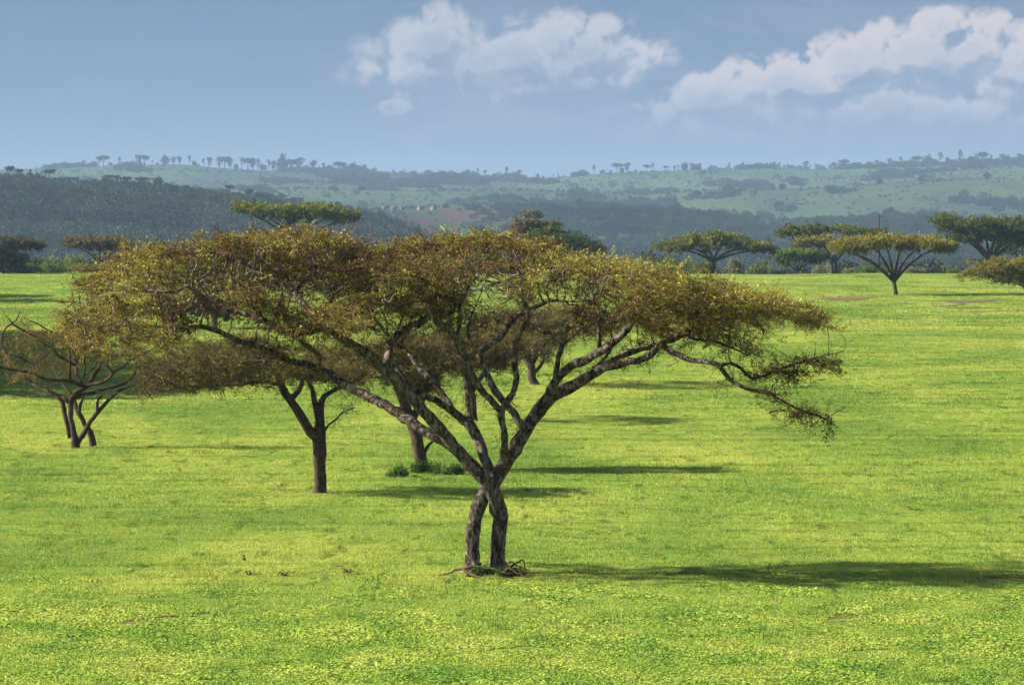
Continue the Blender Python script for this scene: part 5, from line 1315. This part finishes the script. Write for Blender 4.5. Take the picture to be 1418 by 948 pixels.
def wood_on(name, n, pxr, dr, density, size, label, seed):
    rs = np.random.default_rng(seed)
    px = rs.uniform(*pxr, n * 4); d = rs.uniform(dr[0] ** 2, dr[1] ** 2, n * 4) ** .5
    keep = rs.random(n * 4) < density(px, d)
    px, d = px[keep][:n], d[keep][:n]
    x = (px - CXP) / FPX * d
    z = land_z(px, d)
    s = size(d) * rs.uniform(.45, 1.0, len(px)) ** 1.5 * 1.9 * (1 + .0 * d)
    o = scatter(name, np.stack([x, d, z - s * .12], 1), np.stack([s, s, s * rs.uniform(.7, 1.1, len(px))], 1), rs.uniform(0, 6.28, len(px)), rs.integers(0, 5, len(px)), wood_c)
    tag(o, label, 'woodland', kind='stuff')
    return o
def ss(x, a, b): t = np.clip((x - a) / (b - a), 0, 1); return t * t * (3 - 2 * t)
wood_on('woodland', 11000, (-500, 720), (2450, DA + 20), lambda p, d: (1 - ss(p, 560, 640)) * np.where(d > DA - 260, .06 + .25 * (noise2(p / 30., d / 60., 4, 3) > .55), .95) * (.45 + .55 * (noise2(p / 22., d / 110., 9, 3) > .45)),
        lambda d: np.where(d > DA - 230, 2.2, 6.6), 'dark bushy woodland covering the near ridge on the left', 51)
wood_on('woodland', 10500, (560, 1700), (2450, DB - 60), lambda p, d: ((noise2(p / 90., d / 400., 14, 3) > .48) | (d < 3600) | ((p < 1100) & (d > 4000) & (d < 4500))) * ss(p, 640, 760) * .9 + .01, lambda d: 4.6 + 0 * d,
        'bluish scrub woodland on the middle slope right of centre', 52)
wood_on('woodland', 3200, (-400, 1800), (5200, DC2), lambda p, d: (noise2(p / 90., d / 350., 24, 4) > .64) * .8 + .006, lambda d: 5.2 + 0 * d, 'hazy patches of scrub on the lower far hills', 53)
wood_on('woodland', 5200, (-400, 1800), (7300, DC - 10), lambda p, d: (noise2(p / 90. + 7, d / 500., 34, 4) > .66) * .7 + .006 + .7 * (np.abs(p - (430 + (DC - d) * .10)) < 45) * (d > DC - 1300) + .35 * (p > 1200) * (d > DC - 500), lambda d: 6.5 + 0 * d,
        'hazy woods and scrub patches below the far skyline', 54)
wood_on('woodland', 9000, (-400, 1800), (1000, 2400), lambda p, d: (noise2(p / 60., d / 200., 44, 3) > .40) * .9 + .05, lambda d: 3.2 + 0 * d, 'hazy thickets on the valley floor beyond the field', 55)

wood_on('scrub', 7000, (-300, 1700), (4000, DC - 100), lambda p, d: .25 + .75 * (noise2(p / 50., d / 200., 64, 4) > .52), lambda d: 2.0 + 0 * d, 'tiny scattered shrubs dotting the far hills', 56)

# grass and ground cover pieces
def make_turf(rs, size, n, h, w, blades=3, broad=False):
    """square piece of turf: n tufts"""
    vs, fs, tn = [], [], []
    k = 0
    for i in range(n):
        cx, cy = rs.uniform(-size / 2, size / 2, 2)
        t0 = rs.random()
        for b in range(blades):
            a = rs.uniform(0, 6.28); lean = rs.uniform(.2, .9) if not broad else rs.uniform(.5, 1.4)
            L_ = h * rs.uniform(.5, 1.3)
            dx, dy = math.cos(a) * L_ * math.sin(lean), math.sin(a) * L_ * math.sin(lean)
            up = L_ * math.cos(lean) if not broad else L_ * rs.uniform(.1, .8)
            px_, py_ = -math.sin(a) * w * .5, math.cos(a) * w * .5
            if broad:
                vs += [(cx, cy, up * .3), (cx + dx * .5 + px_ * 2, cy + dy * .5 + py_ * 2, up), (cx + dx, cy + dy, up * .95), (cx + dx * .5 - px_ * 2, cy + dy * .5 - py_ * 2, up * 1.05)]
                fs.append((k, k + 1, k + 2, k + 3)); k += 4
                tn += [np.clip(t0 * .5 + rs.random() * .5, 0, 1)] * 4
            else:
                vs += [(cx - px_, cy - py_, 0), (cx + px_, cy + py_, 0), (cx + dx, cy + dy, up)]
                fs.append((k, k + 1, k + 2)); k += 3
                tn += [np.clip(t0 * .75 + rs.random() * .25, 0, 1)] * 3
    return np.array(vs), np.array(fs), np.array(tn)
trs = np.random.default_rng(77)
clover_p, grass_p = [], []
for i in range(5):
    v, f, tn = make_turf(trs, 0.5, 105, 0.038, 0.020, 4, True)
    clover_p.append(mesh_np('leaf_patch', v, f, M_clover, attrs={'tone': tn}, link=False))
for i in range(5):
    v, f, tn = make_turf(trs, 1.0, 210, 0.06, 0.034, 4, False)
    grass_p.append(mesh_np('grass_patch', v, f, M_grass, attrs={'tone': tn}, link=False))
v, f, tn = make_turf(trs, 0.22, 12, 0.15, 0.016, 4, False)
grass_p.append(mesh_np('grass_patch_tall', v, f, M_grass, attrs={'tone': tn}, link=False))
clover_c = proto_collection('leaf_patches', clover_p)
grass_c = proto_collection('grass_patches', grass_p)

# thin lines of bare soil (old plough marks); also where leaves are left out
soil_lines = [([(330, 842), (290, 846), (240, 852), (190, 860), (150, 866)], 3.0), ([(1260, 835), (1220, 842), (1180, 850), (1140, 858)], 3.2),
              ([(1336, 420), (1300, 424), (1270, 431), (1240, 435), (1215, 438)], 1.6), ([(1120, 411), (1150, 413), (1180, 414), (1215, 411)], 2.0), ([(1290, 416), (1340, 417), (1400, 414)], 2.4), ([(1320, 430), (1370, 430), (1418, 428)], 1.0),
              ([(0, 547), (30, 548), (60, 547)], 1.0), ([(130, 688), (180, 687), (200, 690)], 1.4), ([(1330, 798), (1380, 800), (1440, 803)], 1.2)]
def soil_clear(px, py):
    m = np.zeros(len(px), bool)
    for pts, w in soil_lines:
        for (a, b), (c, d) in zip(pts[:-1], pts[1:]):
            t = np.clip(((px - a) * (c - a) + (py - b) * (d - b)) / ((c - a) ** 2 + (d - b) ** 2), 0, 1)
            m |= (py - (b + t * (d - b)) > -w * .8 - 1.5 * (py > 800)) & (py - (b + t * (d - b)) < w * .8 + 3.0 + 5.5 * (py > 800)) & (np.abs(px - (a + t * (c - a))) < 8) & (rng.random(len(px)) < .93)
    return m
for i, (pts, w) in enumerate(soil_lines):
    P_ = []
    rs = np.random.default_rng(300 + i)
    px = np.linspace(pts[0][0], pts[-1][0], 24)
    order = sorted(pts)
    py = np.interp(px, [p[0] for p in order], [p[1] for p in order])
    ww = w * (0.25 + 0.9 * np.sin(np.linspace(0.1, 3.04, 24))) * rs.uniform(.6, 1.2, 24)
    top = to_world(px, py - ww, 1.0); bot = to_world(px, py + ww, 1.0)
    def ground_hit(pp, qq):
        d = CAMZ * FPX / (qq - EYE); x = (pp - CXP) / FPX * d
        return np.stack([x, d, field_z(x, d) + .004 + .012 * (d > 200) + .03 * (d > 400)], 1)
    v = np.vstack([ground_hit(px, py - ww), ground_hit(px, py + ww)])
    n = 24
    f = np.array([[j, j + 1, n + j + 1, n + j] for j in range(n - 1)])
    tag(mesh_np('bare_soil', v, f, M_soil), kind='structure')

def frustum_points(n, d0, d1, rs, margin=1.25, power=1.0):
    d = (d0 ** 2 + rs.random(n) * (d1 ** 2 - d0 ** 2)) ** .5
    x = rs.uniform(-1, 1, n) * (709 * min(margin, 1.12) / FPX * d + 12.0)     # twelve metres more on either side
    return x, d, x / d * FPX + CXP
grs = np.random.default_rng(9)
# leafy cover in front
x, d, px = frustum_points(66000, 100, 146, grs, 1.3)
py = EYE + CAMZ * FPX / d
edge = 812 + 26 * (noise2(px / 60., px * 0, 3, 3) - .5) + rng.normal(0, 7, len(px))
th = (py > edge) & ~soil_clear(px, py) & (noise2(x * 1.4, d * .5, 61, 3) < .70)
x, d = x[th], d[th]
s = grs.uniform(.55, 1.5, len(x)) * (0.45 + 1.5 * noise2(x * .9, d * .3, 62, 3) ** 1.3)
o = scatter('ground_cover', np.stack([x, d, field_z(x, d)], 1), np.stack([s, s, s * (0.7 + .9 * noise2(x * 1.3, d * .5, 63, 2))], 1), grs.uniform(0, 6.28, len(x)), grs.integers(0, 5, len(x)), clover_c)
tag(o, 'leafy bright green low plants covering the foreground', 'ground cover', kind='stuff')
# grass: near, middle, far
def grass_band(n, d0, d1, sc, hs, seed):
    rs = np.random.default_rng(seed)
    x, d, px = frustum_points(n, d0, d1, rs, 1.2)
    py = EYE + CAMZ * FPX / d
    m = ~soil_clear(px, py)
    x, d = x[m], d[m]
    s = sc * rs.uniform(.8, 1.3, len(x))
    return np.stack([x, d, field_z(x, d)], 1), np.stack([s, s, s * hs * (0.25 + 1.5 * noise2(x * .9, d * .22, 72, 3) ** 1.5)], 1), rs.uniform(0, 6.28, len(x)), rs.integers(0, 5, len(x))
bands = [grass_band(15500, 128, 175, 1.0, 1.0, 1), grass_band(19000, 170, 270, 1.3, .9, 2), grass_band(19500, 260, 470, 2.0, .7, 3), grass_band(15000, 450, 898, 3.6, .55, 4)]
tx, td, tpx = frustum_points(8200, 102, 230, grs, 1.25)
keep = noise2(tx * .35, td * .12, 91, 3) > .50
tx, td = tx[keep], td[keep]
ts = grs.uniform(.5, 1.35, len(tx))
bands.append((np.stack([tx, td, field_z(tx, td)], 1), np.stack([ts, ts, ts], 1), grs.uniform(0, 6.28, len(tx)), np.full(len(tx), 5)))
o = scatter('grass', np.concatenate([b[0] for b in bands]), np.concatenate([b[1] for b in bands]), np.concatenate([b[2] for b in bands]), np.concatenate([b[3] for b in bands]), grass_c)
tag(o, 'short bright green grass covering the field', 'grass', kind='stuff')

# ------------------------------------------------------------------ dead branches on the ground
def ground_twig(name, label, px, py, lines, mat, root_name='branch', cat='dead branch', group=None):
    d = dist(py)
    x = (px - CXP) / FPX * d
    r = empty(name, (x, d, float(field_z(x, d))))
    tag(r, label, cat, group)
    S = d / FPX
    for i, l in enumerate(lines):
        pts = np.array([[(a - px) * S, dp, (py - b) * S] for a, b, dp, rr in l]); rad = np.array([rr * S for *_, rr in l])
        a, rr = resample(pts, rad, .06)
        a[:, 2] = np.maximum(a[:, 2] + np.random.default_rng(i + int(px)).normal(0, .012, len(a)), .01)
        v, q, t = tube(a, rr, 6, .2, i)
        mesh_np('branch', v, [q, t], mat, r, smooth=True)
    return r
br = [[(603, 797, -.1, .8), (620, 793, -.2, 1.4), (636, 787, -.3, 2), (650, 791, -.5, 2.4), (664, 797, -.7, 2.6), (681, 796, -.8, 2.6), (697, 789, -.7, 2.2), (712, 779, -.5, 1.6), (724, 773, -.4, 1.2), (727, 784, -.4, .6)],
      [(697, 789, -.7, 1.8), (706, 783, -.9, 1.5), (716, 790, -1.0, 1.2), (730, 794, -1.1, .8), (742, 797, -1.1, .4)],
      [(664, 797, -.7, 1.6), (690, 800, -1.1, 1.6), (714, 799, -1.2, 1.2), (736, 801, -1.3, .7)],
      [(700, 786, -.7, 1.4), (706, 776, -.5, 1.1), (718, 781, -.4, .9), (734, 790, -.3, .5)],
      [(636, 787, -.3, 1.4), (660, 782, -.5, 1.2), (684, 785, -.8, 1.0), (708, 792, -1.0, .7)],
      [(690, 798, -1, 1.1), (704, 794, -1.2, 1), (722, 798, -1.3, .6)], [(712, 779, -.5, 1), (720, 788, -.7, .8), (726, 796, -.8, .5)]]
ground_twig('fallen_branch', 'tangle of dead brown branches lying at the foot of the large tree', 680, 799, br, M_dead)
for i, (px, py, lab) in enumerate([(345, 797, 'small dead twig pile left in the grass, leftmost of three'), (392, 799, 'forked dead twig on the grass, middle of three'), (483, 795, 'low dead twig on the grass nearest the large tree'), (340, 779, 'tiny upright dead twig above the leftmost twig pile')]):
    rs = np.random.default_rng(500 + i)
    ln = []
    for j in range(6 if i < 3 else 3):
        a = rs.uniform(-14, 14); hgt = rs.uniform(1, 9)
        ln.append([(px + rs.uniform(-6, 6), py, rs.uniform(-.2, .2), 1.0), (px + a * .5, py - hgt, rs.uniform(-.2, .2), .8), (px + a, py - hgt * rs.uniform(.2, 1.2), rs.uniform(-.2, .2), .5)])
    ground_twig('dead_twig', lab, px, py, ln, M_dead, cat='twig', group='dead twigs lying in the grass')
# clods of earth
for i, (px, py, w, lab) in enumerate([(805, 622, 5, 'dark clod of earth on the grass right of the large tree'), (222, 686, 3, 'small brown clod in the grass left of the straight dark trunk')]):
    d = dist(py); S = d / FPX
    x = (px - CXP) / FPX * d
    rs = np.random.default_rng(600 + i)
    th_, ph = np.meshgrid(np.linspace(0, 2 * np.pi, 12, endpoint=False), np.linspace(.05, 1.5, 5))
    rr = w * S * (1 + rs.normal(0, .15, th_.shape))
    v = np.stack([rr * np.cos(th_) * np.sin(ph), rr * .8 * np.sin(th_) * np.sin(ph), rr * .65 * np.cos(ph)], -1).reshape(-1, 3)
    f = np.array([[a * 12 + b, a * 12 + (b + 1) % 12, (a + 1) * 12 + (b + 1) % 12, (a + 1) * 12 + b] for a in range(4) for b in range(12)])
    o = mesh_np('earth_clod', v, f, M_soil, smooth=True)
    o.location = (x, d, float(field_z(x, d)))
    tag(o, lab, 'clod')
